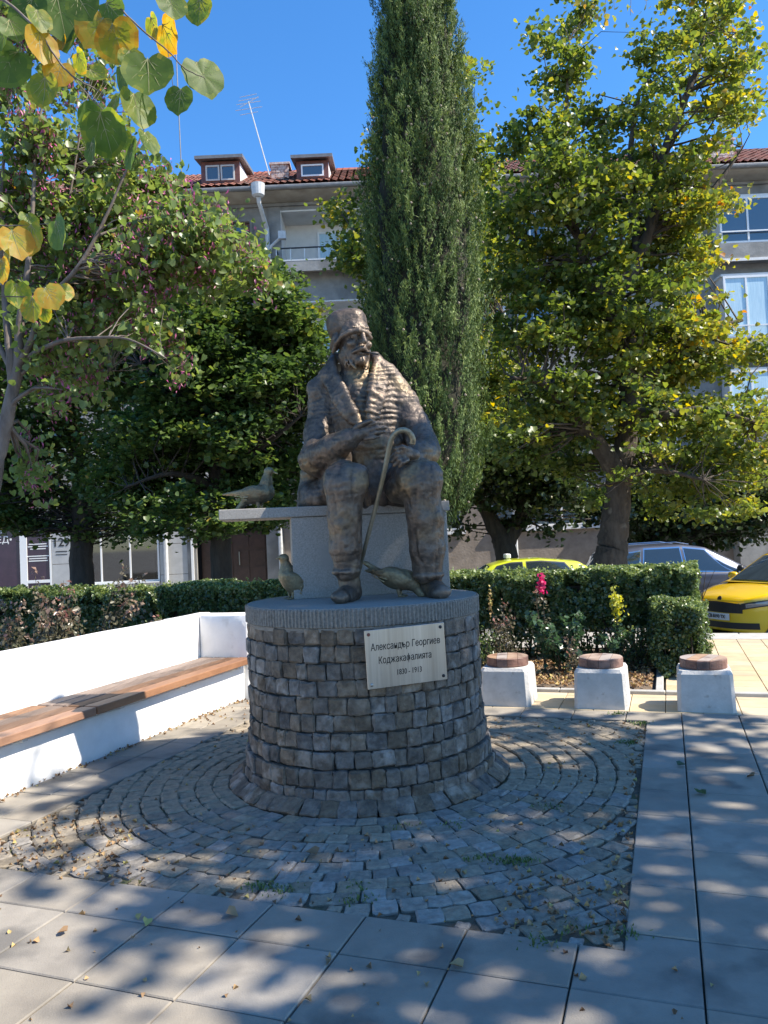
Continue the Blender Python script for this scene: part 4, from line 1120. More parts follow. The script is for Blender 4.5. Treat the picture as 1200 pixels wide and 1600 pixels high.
# verge of the nearest tiles as pieces
# dormers and chimneys
def dormer(x0, x1, yd, ztop, frame, gm, wide, roofm):
    zb = z0r+(yd-y0r)*rise
    d = part(MB().box(x0, x1, yd, yd+.12, zb-.1, ztop), 'dormer', frame)
    zt2 = ztop+.02; yb = yd+.12; ye = yd+1.9
    for xx in (x0, x1-.08):
        pr = MB(); v = [(xx, yb, zb-.1), (xx+.08, yb, zb-.1), (xx+.08, yb, ztop), (xx, yb, ztop), (xx, ye, z0r+(ye-y0r)*rise), (xx+.08, ye, z0r+(ye-y0r)*rise)]
        pr.add(v, [(0, 3, 4), (1, 5, 2), (0, 1, 2, 3)[::-1], (3, 2, 5, 4), (0, 4, 5, 1)])
        o = part(pr, 'dormer_cheek', m_bwh); o.parent = d
    rf = MB(); v = [(x0-.16, yd-.25, ztop+.0), (x1+.16, yd-.25, ztop), (x1+.16, ye+.3, z0r+(ye+.3-y0r)*rise+.1), (x0-.16, ye+.3, z0r+(ye+.3-y0r)*rise+.1)]
    v += [(a, b, c+.11) for a, b, c in v]
    rf.add(v, [(0, 3, 2, 1), (4, 5, 6, 7), (0, 1, 5, 4), (1, 2, 6, 5), (2, 3, 7, 6), (3, 0, 4, 7)])
    o = part(rf, 'dormer_roof', roofm); o.parent = d
    n_ = wide; a0, a1 = x0+.14, x1-.14; wd = (a1-a0)/n_
    for i in range(n_):
        mb = MB(); p0, p1, q0, q1 = a0+i*wd+.02, a0+(i+1)*wd-.02, zb+.12, ztop-.14
        for a, b, c, e in ((p0, p0+.05, q0, q1), (p1-.05, p1, q0, q1), (p0+.05, p1-.05, q0, q0+.05), (p0+.05, p1-.05, q1-.05, q1)): mb.box(a, b, yd-.05, yd-.002, c, e)
        o = part(mb, 'window', m_frame if wide == 1 else mat('dull_frame', (.45, .44, .42))); o.parent = d
        o = part(MB().box(p0+.05, p1-.05, yd-.02, yd-.004, q0+.05, q1-.05), 'pane', gm); o.parent = d
_x = lambda x, y, Y: float(ony(x, y, Y)[0])
dormer(_x(314, 265, 25.75), _x(374, 265, 25.75), 25.75, 14.50, m_bframe, m_glass, 2, m_sheet)
dormer(_x(463, 262, 25.75), _x(513, 262, 25.75), 25.75, 14.38, m_bframe, m_glass, 1, m_sheet)
dormer(18.5, 20.0, 25.75, 14.74, m_bframe, m_glass, 2, m_sheet)
def chimney(x0, x1, y, zb, zt, slant=0.):
    ch = MB(); rows_ = int((zt-zb)/.085); 
    o = part(MB().box(x0+.03, x1-.03, y+.03, y+.5, zb, zt-.01), 'chimney', m_brick)
    for r_ in range(rows_):
        zz = zb+r_*(zt-zb)/rows_; n_ = 4; sh = (r_ % 2)*.5
        for k in range(n_+1):
            a = x0+(x1-x0)*(k-sh)/n_; b = x0+(x1-x0)*(k+1-sh)/n_
            a, b = max(a, x0), min(b, x1)
            if b-a < .05: continue
            q = random.uniform(-.012, .012)
            ch.box(a+.006, b-.006, y+q, y+.06, zz+.005, zz+(zt-zb)/rows_-.005)
    p = part(ch, 'bricks', m_brick, kind='stuff'); p.parent = o
    c = part(MB().box(x0-.05, x1+.05, y-.05, y+.55, zt+.0, zt+.07), 'chimney_cap', m_brick); c.parent = o
chimney(_x(423, 260, 26.6), _x(451, 260, 26.6), 26.6, 13.9, 14.72); chimney(_x(1109, 230, 26.6), _x(1147, 230, 26.6), 26.6, 13.7, 14.85); chimney(6.2, 6.9, 26.6, 14.1, 14.85)
g_ = MB().tube([(-5.55, 26.4, 14.86), (-5.0, 26.4, 14.86)], .07, n=6); part(g_, 'ridge_tiles', m_tile)
# antennas
mb = MB(); mb.tube([(-3.62, 28.5, 15.0), (-4.35, 28.5, 18.1)], .022, n=6)
for i, (a, l_) in enumerate(((-.0, .45), (.14, .38), (.28, .32), (-.22, .5), (-.4, .34))):
    mb.tube([(-4.35-l_, 28.5, 18.0+a), (-4.35+l_, 28.5, 18.1+a)], .011, n=5)
mb.tube([(-4.67, 28.5, 17.9), (-3.97, 28.5, 18.27)], .013, n=5); part(mb, 'antenna', m_pipe)
mb = MB(); mb.tube([(-6.95, 28.5, 15.2), (-6.98, 28.5, 20.2)], .022, n=6); part(mb, 'antenna', m_sheet)
mb = MB(); mb.tube([(13.6, 28.5, 15.2), (13.7, 28.5, 18.6)], .02, n=6); part(mb, 'antenna', m_sheet)
# ---- ground floor: right half, brown plinth with raised windows; left half, shop front
gw = [(-.5, 2.6, 1.72, 3.4), (3.6, 7.15, 1.72, 3.4), (14.6, 17.4, 1.5, 3.2)]
wall_with_holes(-3.95, 8.1, -.35, 3.815, gw[:2], YB, .3, m_faclow, 'lower_wall')
wall_with_holes(10.9, XR, -.35, 3.815, gw[2:], YB, .3, m_faclow, 'lower_wall')
for x0, x1, z0, z1 in gw:
    window(x0+.01, x1-.01, z0+.01, z1-.01, YB+.08, m_frame, 3 if x1-x0 > 3 else 2)
    part(MB().box(x0-.1, x1+.1, YB-.12, YB-.002, z0-.12, z0-.002), 'window_sill', m_frame)
    part(MB().box(x0, x1, YB+.9, YB+.95, z0-.1, z1+.1), 'room_back', m_dark)
part(MB().box(-3.95, 8.1, YB-.05, YB-.003, .10, .17), 'plinth_ledge', m_faclow)
part(MB().box(8.1, 10.9, YB+1.3, YB+1.4, -.35, 3.8), 'entrance_recess', m_dark)
part(MB().box(8.1, 8.45, YB-.05, YB+1.3, -.35, 3.8), 'entrance_pier', m_fac)
part(MB().box(8.1, 10.9, YB-.6, YB+.2, 3.3, 3.5), 'entrance_canopy', m_fac)
for i in range(3): part(MB().box(8.45+i*.8+.01, 9.25+i*.8-.01, YB+1.22, YB+1.28, -.35, 2.4), 'door_leaf', m_door)
part(MB().box(11.6, 12.7, YB-.5, YB-.006, -.35, 1.35), 'side_wall', m_fac)
part(MB().box(14.0, 19.0, YB-1.6, YB-.3, -.35, 1.15), 'ramp_wall', m_fac)
# graffiti
rg = random.Random(3); gv = MB()
for k in range(7):
    x0 = .95+k*.14; pts = [(x0+rg.uniform(-.1, .16), YB-.012, .75+rg.uniform(-.22, .26)) for _ in range(5)]
    P = bend([(*p, .02) for p in pts], 5, wob=0); gv.tube(P[:, :3], .02, n=4)
gv.v = [(a, YB-.006+(b-YB+.012)*.1, c) for a, b, c in gv.v]
part(gv, 'graffiti', m_blue)
part(MB().box(1.45, 1.95, YB-.02, YB-.004, -.1, .2), 'notice_sheet', m_prn)
m_clear = bpy.data.materials.new('clear_shop_glass'); m_clear.use_nodes = True
_t = m_clear.node_tree; _N = _t.nodes; _tr = _N.new('ShaderNodeBsdfTransparent'); _tr.inputs[0].default_value = (.55, .58, .58, 1); _gl = _N.new('ShaderNodeBsdfGlossy'); _gl.inputs['Roughness'].default_value = .03
_fr = _N.new('ShaderNodeFresnel'); _fr.inputs[0].default_value = 1.9; _mx = _N.new('ShaderNodeMixShader'); _t.links.new(_fr.outputs[0], _mx.inputs[0]); _t.links.new(_tr.outputs[0], _mx.inputs[1]); _t.links.new(_gl.outputs[0], _mx.inputs[2]); _t.links.new(_mx.outputs[0], _N['Material Output'].inputs[0])
# ---- shop front, left
SH0 = -19.5
part(MB().box(SH0, -3.96, YB+.5, YB+.6, -.35, 3.81), 'shop_back', m_dark)
part(MB().box(SH0, -3.96, YB-.12, YB+.5, 2.75, 3.81), 'shop_fascia', m_fac)
px = lambda x: float(ony(x, 880, YB)[0])
def panels(x0, x1, z0, z1, nr, name='cladding_panel'):
    for i in range(nr):
        a = z0+(z1-z0)*i/nr; b = z0+(z1-z0)*(i+1)/nr
        part(MB().box(x0+.008, x1-.008, YB-.02, YB+.05, a+.008, b-.008, b=.004), name, m_panel)
panels(px(81), px(112), -.33, 2.75, 4)
panels(px(250), px(294), -.33, 2.75, 3)
for i in range(4): 
    a = px(138)+(px(250)-px(138))*i/4; b = px(138)+(px(250)-px(138))*(i+1)/4
    part(MB().box(a+.006, b-.006, YB-.02, YB+.05, -.33, .46), 'cladding_panel', m_panel)
# window with blinds
wf = window(px(112)+.02, px(250)-.02, .5, 2.72, YB+.0, m_frame, 3, m_clear, fw=.06)
part(MB().box(px(138), px(250)-.01, YB-.14, YB-.024, .462, .50), 'window_sill', m_frame)
bm = MB()
for i in range(52): bm.box(px(160), px(240), YB+.10, YB+.125, .6+i*.04, .6+i*.04+.018)
part(bm, 'blind_slats', mat('blind', (.30, .30, .28), None), kind='stuff')
# door and frames
part(MB().box(px(32), px(43), YB-.03, YB+.06, -.33, 2.72).box(px(78), px(81)-.003, YB-.03, YB+.06, -.33, 2.72).box(px(43), px(78), YB-.028, YB+.05, .62, .72).box(px(43), px(78), YB-.028, YB+.05, 2.6, 2.72), 'door_frame', m_frame)
part(MB().box(px(43), px(78), YB+.0, YB+.03, .72, 2.6), 'door_poster', m_shop)
part(MB().box(px(43), px(78), YB+.0, YB+.03, -.33, .62), 'door_poster', m_shop)
part(MB().box(px(-70), px(32), YB+.0, YB+.03, -.33, 2.72), 'shop_window', m_shop)
def sign(s, x, z, size, mt=m_prn, y=YB-.006, bold=.002, name='lettering', align='CENTER'):
    me = text_mesh(s, size, bold, 0, .002, align=align); me.materials.clear(); o = link(name, me, mt, bl)
    o.rotation_euler = (R(90), 0, 0); o.location = Vector((x, y, z))-Vector(bl.location); return o
sign('ОГСА', px(8), 2.62, .24); sign('Я', px(2), 2.34, .2); sign('ЕД•', px(8), 2.1, .30)
sign('ТИ НИСА', px(9), .18, .16)
sign('129', px(97), 1.93, .40, m_black, YB-.026, .008)
part(MB().box(px(88), px(106), YB-.026, YB-.021, 1.62, 1.65).box(px(88), px(106), YB-.026, YB-.021, 1.52, 1.545), 'sign_rule', m_black)
for zz, l_ in ((1.9, .3), (1.82, .34), (1.74, .26), (1.5, .36), (1.42, .3), (1.34, .32)):
    part(MB().box(px(60)-l_, px(60)+l_, YB-.006, YB-.002, zz, zz+.035), 'print_line', m_prn)
# brown double door and grey pier
part(MB().box(px(294), px(308), YB-.05, YB+.1, -.33, 2.75), 'door_pier', m_fac); part(MB().box(px(418), px(445), YB-.05, YB+.1, -.33, 2.75), 'door_pier', m_fac)
part(MB().box(px(300), px(304), YB-.09, YB-.052, -.33, 2.7), 'pale_strip', m_frame)
dx0, dx1 = px(312), px(416)
part(MB().box(dx0, dx1, YB+.36, YB+.42, -.33, 2.6), 'double_door', m_door)
n_ = 4
for i in range(4):
    a = dx0+(dx1-dx0)*i/4; b = dx0+(dx1-dx0)*(i+1)/4
    for j in range(5 if i > 1 else 2):
        nn_ = 5 if i > 1 else 2; z_a = -.2+2.7*j/nn_; z_b = -.2+2.7*(j+1)/nn_
        part(MB().box(a+.07, b-.07, YB+.33, YB+.358, z_a+.05, z_b-.05), 'door_panel', m_door)
g_ = MB().tube([(px(372), YB+.28, .9), (px(372), YB+.28, 1.35)], .022, n=8); part(g_, 'door_handle', m_steel)
part(MB().box(px(366), px(373), YB+.31, YB+.327, 2.02, 2.2), 'door_notice', m_prn)
# ------------------------------------------------------------------ trees
def lob(rows, Y, dy=1.2, seed=0, n=2):
    rs = np.random.default_rng(seed); out = []
    for x, y, rp in rows:
        for k in range(n):
            Yk = Y+rs.uniform(-dy, dy); p = ony(x+rs.uniform(-.15, .15)*rp, y+rs.uniform(-.15, .15)*rp, Yk); out.append((*p, rp/F_PX*Yk*.93))
    return out
def limb(pts): return [(*ony(x, y, Y), r) for x, y, Y, r in pts]
# big maple, right
Ym = 13.2
mb_ = ony(950, 960, Ym); mb_[2] = -.35
trunk = [(*mb_, .34), *limb([(955, 885, Ym, .29), (960, 820, Ym, .24), (968, 740, Ym, .215), (980, 680, Ym, .19), (985, 600, Ym, .19), (975, 520, Ym, .175), (960, 465, Ym, .15), (990, 420, Ym, .12), (1018, 350, Ym, .10), (1030, 270, Ym-.1, .085), (1055, 190, Ym-.2, .07), (1085, 120, Ym-.2, .05), (1100, 50, Ym-.2, .03)])]
limbs = [trunk,
  limb([(975, 750, Ym, .20), (930, 690, Ym-.4, .14), (890, 640, Ym-.6, .10), (850, 600, Ym-.9, .06), (800, 590, Ym-1.2, .03)]),
  limb([(968, 480, Ym, .15), (920, 430, Ym+.2, .12), (880, 405, Ym+.3, .10), (830, 375, Ym+.5, .07), (785, 360, Ym+.8, .035)]),
  limb([(975, 530, Ym, .12), (940, 470, Ym-.3, .10), (905, 380, Ym-.4, .07), (890, 300, Ym-.5, .05), (885, 200, Ym-.4, .035), (890, 60, Ym-.4, .015)]),
  limb([(1000, 400, Ym, .10), (990, 330, Ym+.3, .08), (985, 240, Ym+.4, .055), (1000, 140, Ym+.4, .03)]),
  limb([(985, 620, Ym, .14), (1040, 560, Ym+.3, .09), (1100, 520, Ym+.4, .06), (1160, 500, Ym+.5, .03)]),
  limb([(975, 640, Ym, .14), (1030, 650, Ym-.6, .09), (1100, 640, Ym-.9, .06), (1180, 660, Ym-1, .03)]),
  limb([(1010, 370, Ym, .09), (1060, 330, Ym+.1, .07), (1110, 300, Ym+.1, .05), (1160, 230, Ym+.1, .02)]),
  limb([(975, 740, Ym, .09), (1030, 735, Ym-.7, .05), (1100, 750, Ym-1.2, .02)])]
rows_ = [(895, 25, 34), (850, 60, 30), (880, 120, 50), (840, 190, 45), (905, 215, 62), (800, 225, 30), (860, 290, 75), (790, 330, 55), (960, 300, 60), (935, 380, 75),
  (1090, 30, 68), (1150, 75, 45), (1050, 110, 55), (1120, 150, 55), (1005, 70, 30), (1010, 190, 52), (1080, 230, 48), (1150, 285, 22), (1155, 170, 35), (1010, 270, 55), (1070, 320, 60), (1120, 330, 38), (1020, 390, 80), (1085, 410, 48),
  (820, 420, 78), (900, 470, 85), (1000, 480, 85), (1075, 500, 60), (830, 520, 75), (930, 560, 85), (1040, 570, 85), (1110, 560, 55), (1165, 560, 38), (860, 620, 70), (960, 650, 85), (1060, 660, 85), (1140, 640, 62), (1185, 660, 45),
  (820, 690, 50), (890, 710, 60), (1000, 730, 55), (1080, 740, 60), (1150, 730, 52), (1195, 720, 45), (1030, 790, 28), (1100, 800, 32), (930, 790, 28), (1000, 830, 18), (1160, 790, 26)]
def t_map(P, c, r_):
    # autumn colour in patches of the crown and towards its right flank
    a = vnoise(P, .55, 3)*.5+.5; b = np.clip((P[:, 0]-3.6)/2.6, 0, 1)*.16
    return np.clip(.30*c+.36*r_+.30*a+b-.08+.12*(r_ > .94), 0, 1)
tree('maple_tree', 'tall yellowing maple with forked dark trunk behind the right hedge', limbs, lob(rows_, Ym, 1.3, 1), lf_map, m_bark,
     tstep=2, nclus=1080, per=50, crad=.235, size=.076, flatc=.45, shape=LOBED, tintf=t_map, group='street trees', seed=3, base=mb_)
# tree behind the cypress
Yt = 18.
b_ = ony(655, 900, Yt); b_[2] = -.4
limbs = [[(*b_, .24), *limb([(655, 820, Yt, .2), (650, 600, Yt, .17), (640, 400, Yt, .12), (650, 200, Yt, .06), (660, 90, Yt, .02)])],
  limb([(650, 560, Yt, .1), (590, 420, Yt, .07), (545, 350, Yt, .03)]), limb([(645, 480, Yt, .1), (720, 330, Yt, .06), (735, 180, Yt, .02)]), limb([(645, 600, Yt, .1), (740, 520, Yt, .06), (800, 480, Yt, .02)])]
rows_ = [(590, 250, 24), (600, 200, 20), (585, 310, 35), (545, 350, 34), (525, 325, 20), (555, 395, 38), (545, 405, 22), (610, 420, 60), (725, 110, 26), (730, 180, 34), (745, 260, 50), (735, 340, 60), (765, 400, 60), (740, 480, 70), (770, 560, 60), (650, 250, 90), (660, 380, 100), (650, 520, 100), (640, 620, 80), (745, 640, 55)]
tree('linden_tree', 'leafy tree half hidden behind the tall cypress', limbs, lob(rows_, Yt, 1.4, 5), lf_map, m_bark, nclus=470, per=56, crad=.32, size=.092,
     tintf=lambda P, c, r_: np.clip(.35*c+.5*r_+.12*(r_ > .9), 0, 1), group='street trees', seed=9, base=b_)
# forked dark tree behind the lime green car
Yt = 21.
b_ = ony(792, 905, Yt); b_[2] = -.45
limbs = [[(*b_, .34), *limb([(792, 870, Yt, .31), (780, 835, Yt, .26), (755, 790, Yt, .17), (735, 730, Yt, .1), (720, 660, Yt, .04)])],
  limb([(786, 855, Yt, .26), (805, 825, Yt, .2), (820, 780, Yt, .14), (830, 700, Yt, .08), (850, 640, Yt, .03)])]
rows_ = [(720, 770, 34), (745, 710, 50), (790, 760, 45), (840, 770, 42), (780, 680, 70), (850, 690, 65), (880, 750, 45), (720, 820, 16), (800, 810, 22), (860, 820, 18), (740, 640, 50), (820, 620, 60), (915, 790, 30)]
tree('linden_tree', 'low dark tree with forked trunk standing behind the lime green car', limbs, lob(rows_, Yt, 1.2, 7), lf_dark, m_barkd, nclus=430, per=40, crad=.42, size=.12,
     tintf=lambda P, c, r_: np.clip(.4*c+.4*r_+.3*(r_ > .9), 0, 1), group='street trees', seed=12, base=b_)
# dark tree at right, behind the grey car
Yt = 22.
b_ = ony(1035, 905, Yt); b_[2] = -.4
limbs = [[(*b_, .42), *limb([(1035, 860, Yt, .36), (1030, 820, Yt, .28), (1060, 780, Yt, .18), (1100, 740, Yt, .08)])]]
rows_ = [(1010, 800, 40), (1060, 810, 45), (1110, 800, 45), (1160, 790, 45), (1200, 780, 45), (1080, 760, 50), (1150, 740, 50), (1000, 840, 24), (1130, 830, 26), (1180, 820, 26), (980, 780, 35), (1215, 730, 50)]
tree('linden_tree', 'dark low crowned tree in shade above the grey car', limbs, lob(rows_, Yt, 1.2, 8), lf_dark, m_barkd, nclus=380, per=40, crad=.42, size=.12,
     tintf=lambda P, c, r_: np.clip(.5*c+.4*r_, 0, 1), group='street trees', seed=14, base=b_)
# two dark lindens, left
Yt = 14.2
b_ = ony(345, 915, Yt); b_[2] = -.3
limbs = [[(*b_, .2), *limb([(345, 860, Yt, .19), (340, 760, Yt, .17), (340, 650, Yt, .14), (330, 540, Yt, .1), (345, 430, Yt, .05)])],
  limb([(340, 690, Yt, .1), (280, 620, Yt-.5, .07), (220, 570, Yt-.8, .03)]), limb([(340, 650, Yt, .1), (400, 560, Yt-.2, .07), (450, 480, Yt-.3, .03)]),
  limb([(340, 740, Yt, .09), (420, 690, Yt-.7, .05), (470, 650, Yt-.9, .02)]), limb([(340, 760, Yt, .09), (270, 740, Yt-.8, .05), (200, 760, Yt-1, .02)])]
rows_ = [(340, 380, 30), (385, 400, 26), (420, 430, 28), (460, 450, 22), (350, 430, 60), (300, 440, 60), (430, 490, 48), (475, 495, 26), (490, 530, 26), (320, 510, 75), (400, 540, 80), (460, 560, 60), (250, 530, 60), (200, 580, 60), (270, 620, 75), (350, 640, 80), (430, 650, 70), (480, 640, 38),
  (230, 690, 70), (310, 720, 75), (390, 740, 70), (440, 740, 50), (465, 720, 34), (200, 760, 55), (270, 790, 50), (340, 805, 45), (400, 800, 42), (440, 800, 32), (300, 830, 24), (240, 835, 22)]
t_lin = lambda P, c, r_: np.clip(.45*c+.5*r_+.08*(r_ > .95), 0, 1)
tree('linden_tree', 'dense dark green linden with hanging skirt of leaves above the brown door', limbs, lob(rows_, Yt, 1.3, 21)+lob([(300, 560, 60), (250, 610, 60), (340, 610, 70), (400, 620, 62), (220, 660, 50), (290, 690, 60), (360, 690, 60), (430, 590, 45)], Yt-1.1, .4, 22, 1), lf_lin, m_barkd, tstep=3, nclus=1420, per=50, crad=.24, size=.080, flatc=.45,
     shape=LOBED, tintf=t_lin, group='street trees', seed=17, base=b_, up=.9)
Yt = 17.
b_ = ony(128, 945, Yt); b_[2] = -.45
limbs = [[(*b_, .28), *limb([(128, 900, Yt, .26), (128, 830, Yt, .23), (125, 740, Yt, .18), (110, 620, Yt, .12), (100, 480, Yt, .05)])],
  limb([(128, 800, Yt, .16), (70, 740, Yt, .1), (10, 700, Yt, .05)]), limb([(128, 810, Yt, .15), (180, 750, Yt, .1), (230, 700, Yt, .04)])]
rows_ = [(60, 460, 70), (130, 500, 70), (30, 540, 70), (110, 600, 80), (190, 620, 60), (20, 640, 70), (80, 700, 80), (160, 720, 70), (10, 740, 70), (70, 790, 50), (140, 800, 45), (200, 810, 40), (20, 810, 40), (60, 822, 20), (175, 828, 22), (-40, 700, 80), (-50, 580, 80), (-40, 780, 60)]
tree('linden_tree', 'dark linden with thick black trunk before the shop front number', limbs, lob(rows_, Yt, 1.4, 31), lf_lin, m_barkd, nclus=560, per=56, crad=.34, size=.095,
     tintf=t_lin, group='street trees', seed=19, base=b_, up=.9)
# redbud, left foreground
Yt = 6.9
b_ = ony(-42, 1010, Yt); b_[2] = .0
limbs = [[(*b_, .085), *limb([(-25, 860, Yt, .075), (-8, 740, Yt, .068), (5, 680, Yt, .062), (18, 620, Yt, .056), (28, 575, Yt, .048), (32, 500, Yt, .036), (42, 430, Yt, .028), (50, 340, Yt, .02), (60, 200, Yt, .012), (90, 60, Yt, .006)])],
  limb([(20, 600, Yt, .045), (14, 540, Yt, .034), (6, 440, Yt+.1, .026), (2, 300, Yt+.1, .016), (20, 120, Yt+.1, .006)]),
  limb([(30, 570, Yt, .036), (50, 530, Yt-.1, .03), (65, 480, Yt-.1, .024), (120, 420, Yt-.2, .02), (160, 350, Yt-.2, .015), (200, 260, Yt-.2, .009), (230, 190, Yt-.2, .005)]),
  limb([(40, 560, Yt, .026), (90, 535, Yt-.3, .02), (140, 528, Yt-.5, .014), (200, 530, Yt-.7, .009), (260, 560, Yt-.8, .005)]),
  limb([(60, 480, Yt, .02), (90, 400, Yt+.3, .016), (110, 300, Yt+.4, .011), (130, 180, Yt+.4, .006)]),
  limb([(25, 590, Yt, .03), (-20, 500, Yt+.2, .022), (-60, 380, Yt+.3, .014)]),
  limb([(150, 370, Yt-.2, .014), (230, 340, Yt, .010), (300, 340, Yt, .006), (370, 370, Yt, .004)]),
  limb([(30, 620, Yt, .022), (90, 590, Yt+.3, .014), (170, 580, Yt+.4, .008)])]
rows_ = [(40, 60, 24), (110, 40, 20), (20, 130, 26), (90, 150, 26), (150, 120, 22), (170, 200, 24), (60, 230, 40), (20, 300, 40), (130, 260, 38), (200, 270, 36), (240, 300, 34), (90, 340, 52), (170, 350, 52), (30, 390, 45), (250, 360, 46), (300, 340, 32), (340, 370, 26), (300, 400, 38), (370, 400, 24), (400, 430, 22), (220, 420, 52), (130, 430, 52), (80, 480, 38),
  (180, 490, 34), (230, 510, 26), (270, 545, 24), (290, 575, 15), (330, 430, 30), (110, 520, 34), (60, 560, 22), (90, 620, 24), (40, 700, 16), (-30, 300, 50), (-40, 450, 40), (-30, 150, 40), (90, -20, 40), (20, 20, 30), (60, 740, 18), (20, 600, 14), (140, 600, 22)]
def t_red(P, c, r_): return np.clip(.35*c+.52*r_+.14*(r_ > .94), 0, 1)
tree('redbud_tree', 'light green redbud with pink pods and slim grey stems behind the white bench', limbs, lob(rows_, Yt+.35, .8, 41), lf_red, m_bark2, nclus=1000, per=19, crad=.165, size=.060,
     shape=HEART, tintf=t_red, seed=23, base=b_, flatc=.9, up=.25, droop=1.0, tstep=2, flowers=(lf_pod, 15000, .05))

# ------------------------------------------------------------------ cypress
Yc = 9.4
axb, axt = ony(672, 830, Yc), ony(640, -330, Yc)
def cyp_r(t):      # px radius along the height, t in pixels y
    ys = [-330, -200, 0, 120, 250, 400, 520, 620, 700, 760, 800, 835]; rs_ = [4, 34, 64, 72, 84, 93, 100, 106, 100, 88, 62, 20]
    return np.interp(t, ys, rs_)*np.interp(t, [-330, 0, 400, 835], [.86, .92, .98, .98])
cyp = empty('cypress_tree', (axb[0]+.03, Yc, 0.02), label='tall dense dark green cypress column rising behind the bronze man', cat='tree')
co = -np.array(cyp.location)
nT = 4300
ty_ = 835-(rng.random(nT)**.9)*1165; th = rng.random(nT)*2*PI
def cyp_pt(ty_, th, k):
    f_ = (835-ty_)/1165; ax_ = axb[None]*(1-f_[:, None])+axt[None]*f_[:, None]
    r0 = cyp_r(ty_)/F_PX*Yc
    q_ = np.stack([np.cos(th)*1.6, np.sin(th)*1.6, ty_*.0042], 1)
    lump = 1+.24*vnoise(q_*np.array([1, 1, .7]), 2.2, 4)+.19*vnoise(q_*np.array([1, 1, .6]), 5.2, 9)-.04
    r_ = r0*lump*k
    return ax_+np.stack([np.cos(th)*r_, np.sin(th)*r_, np.zeros_like(r_)], 1), r0
C, r0 = cyp_pt(ty_, th, .78+.20*rng.random(nT)**.6+np.where(rng.random(nT) < .14, .10*rng.random(nT), 0))
per = 60
n = nT*per; ci = np.repeat(np.arange(nT), per)
out = np.stack([np.cos(th), np.sin(th), np.zeros(nT)], 1)
axd = out*.38+np.array([0, 0, 1.])+rng.normal(size=(nT, 3))*.16; axd /= np.linalg.norm(axd, axis=1)[:, None]
tl_ = .18+.24*rng.random(nT)
s_ = rng.random(n)
wdt = .040*(1-.85*s_)+.005
pos = C[ci]+axd[ci]*((s_-.4)*tl_[ci])[:, None]+rng.normal(size=(n, 3))*wdt[:, None]*.75
axl = axd[ci]+rng.normal(size=(n, 3))*.30
tint = np.clip(.5*rng.random(nT)[ci]+.35*rng.random(n)+.40*s_-.2, 0, 1)  # spray tips tinted lighter, a highlight painted into the colour
NAR = np.array([(0, 0), (-.11, .4), (0, 1.0), (.11, .4)])
link('foliage', leaves('foliage', pos+co, .050, tint, NAR, up=0., axis=axl, flat=out[ci], fold=.05), lf_cyp, cyp)
# solid dark core added inside the foliage to block light
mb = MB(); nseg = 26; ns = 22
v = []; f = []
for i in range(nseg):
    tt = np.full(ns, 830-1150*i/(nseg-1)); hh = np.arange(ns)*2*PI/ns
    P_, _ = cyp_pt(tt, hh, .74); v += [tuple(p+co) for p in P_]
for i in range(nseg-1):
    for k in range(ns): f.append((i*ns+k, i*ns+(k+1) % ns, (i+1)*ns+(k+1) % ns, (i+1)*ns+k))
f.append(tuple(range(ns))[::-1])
link('dark_core', mesh('dark_core', v, f), mat('cypress_inner', (.018, .022, .012), (.04, .035, .02), 9, .95, bump=.05, bscale=7), cyp, smooth=True)
MB().tube([(0, 0, -.05), (0.0, 0, .8), (-.03, 0, 1.8)], [.13, .11, .10], n=10).build('trunk', m_bark, cyp, smooth=True)
# cones
nc = 300; tyc = 800-rng.random(nc)*900; thc = rng.random(nc)*2*PI; Cc, _ = cyp_pt(tyc, thc, .99)
cm = MB()
for p in Cc: cm.lathe([(.004, -.014), (.014, -.006), (.014, .006), (.004, .014)], 5, Matrix.Translation(Vector(p+co)))
cm.build('cones', mat('cypress_cones', (.25, .20, .14), (.4, .33, .25), 9), cyp, kind='stuff')

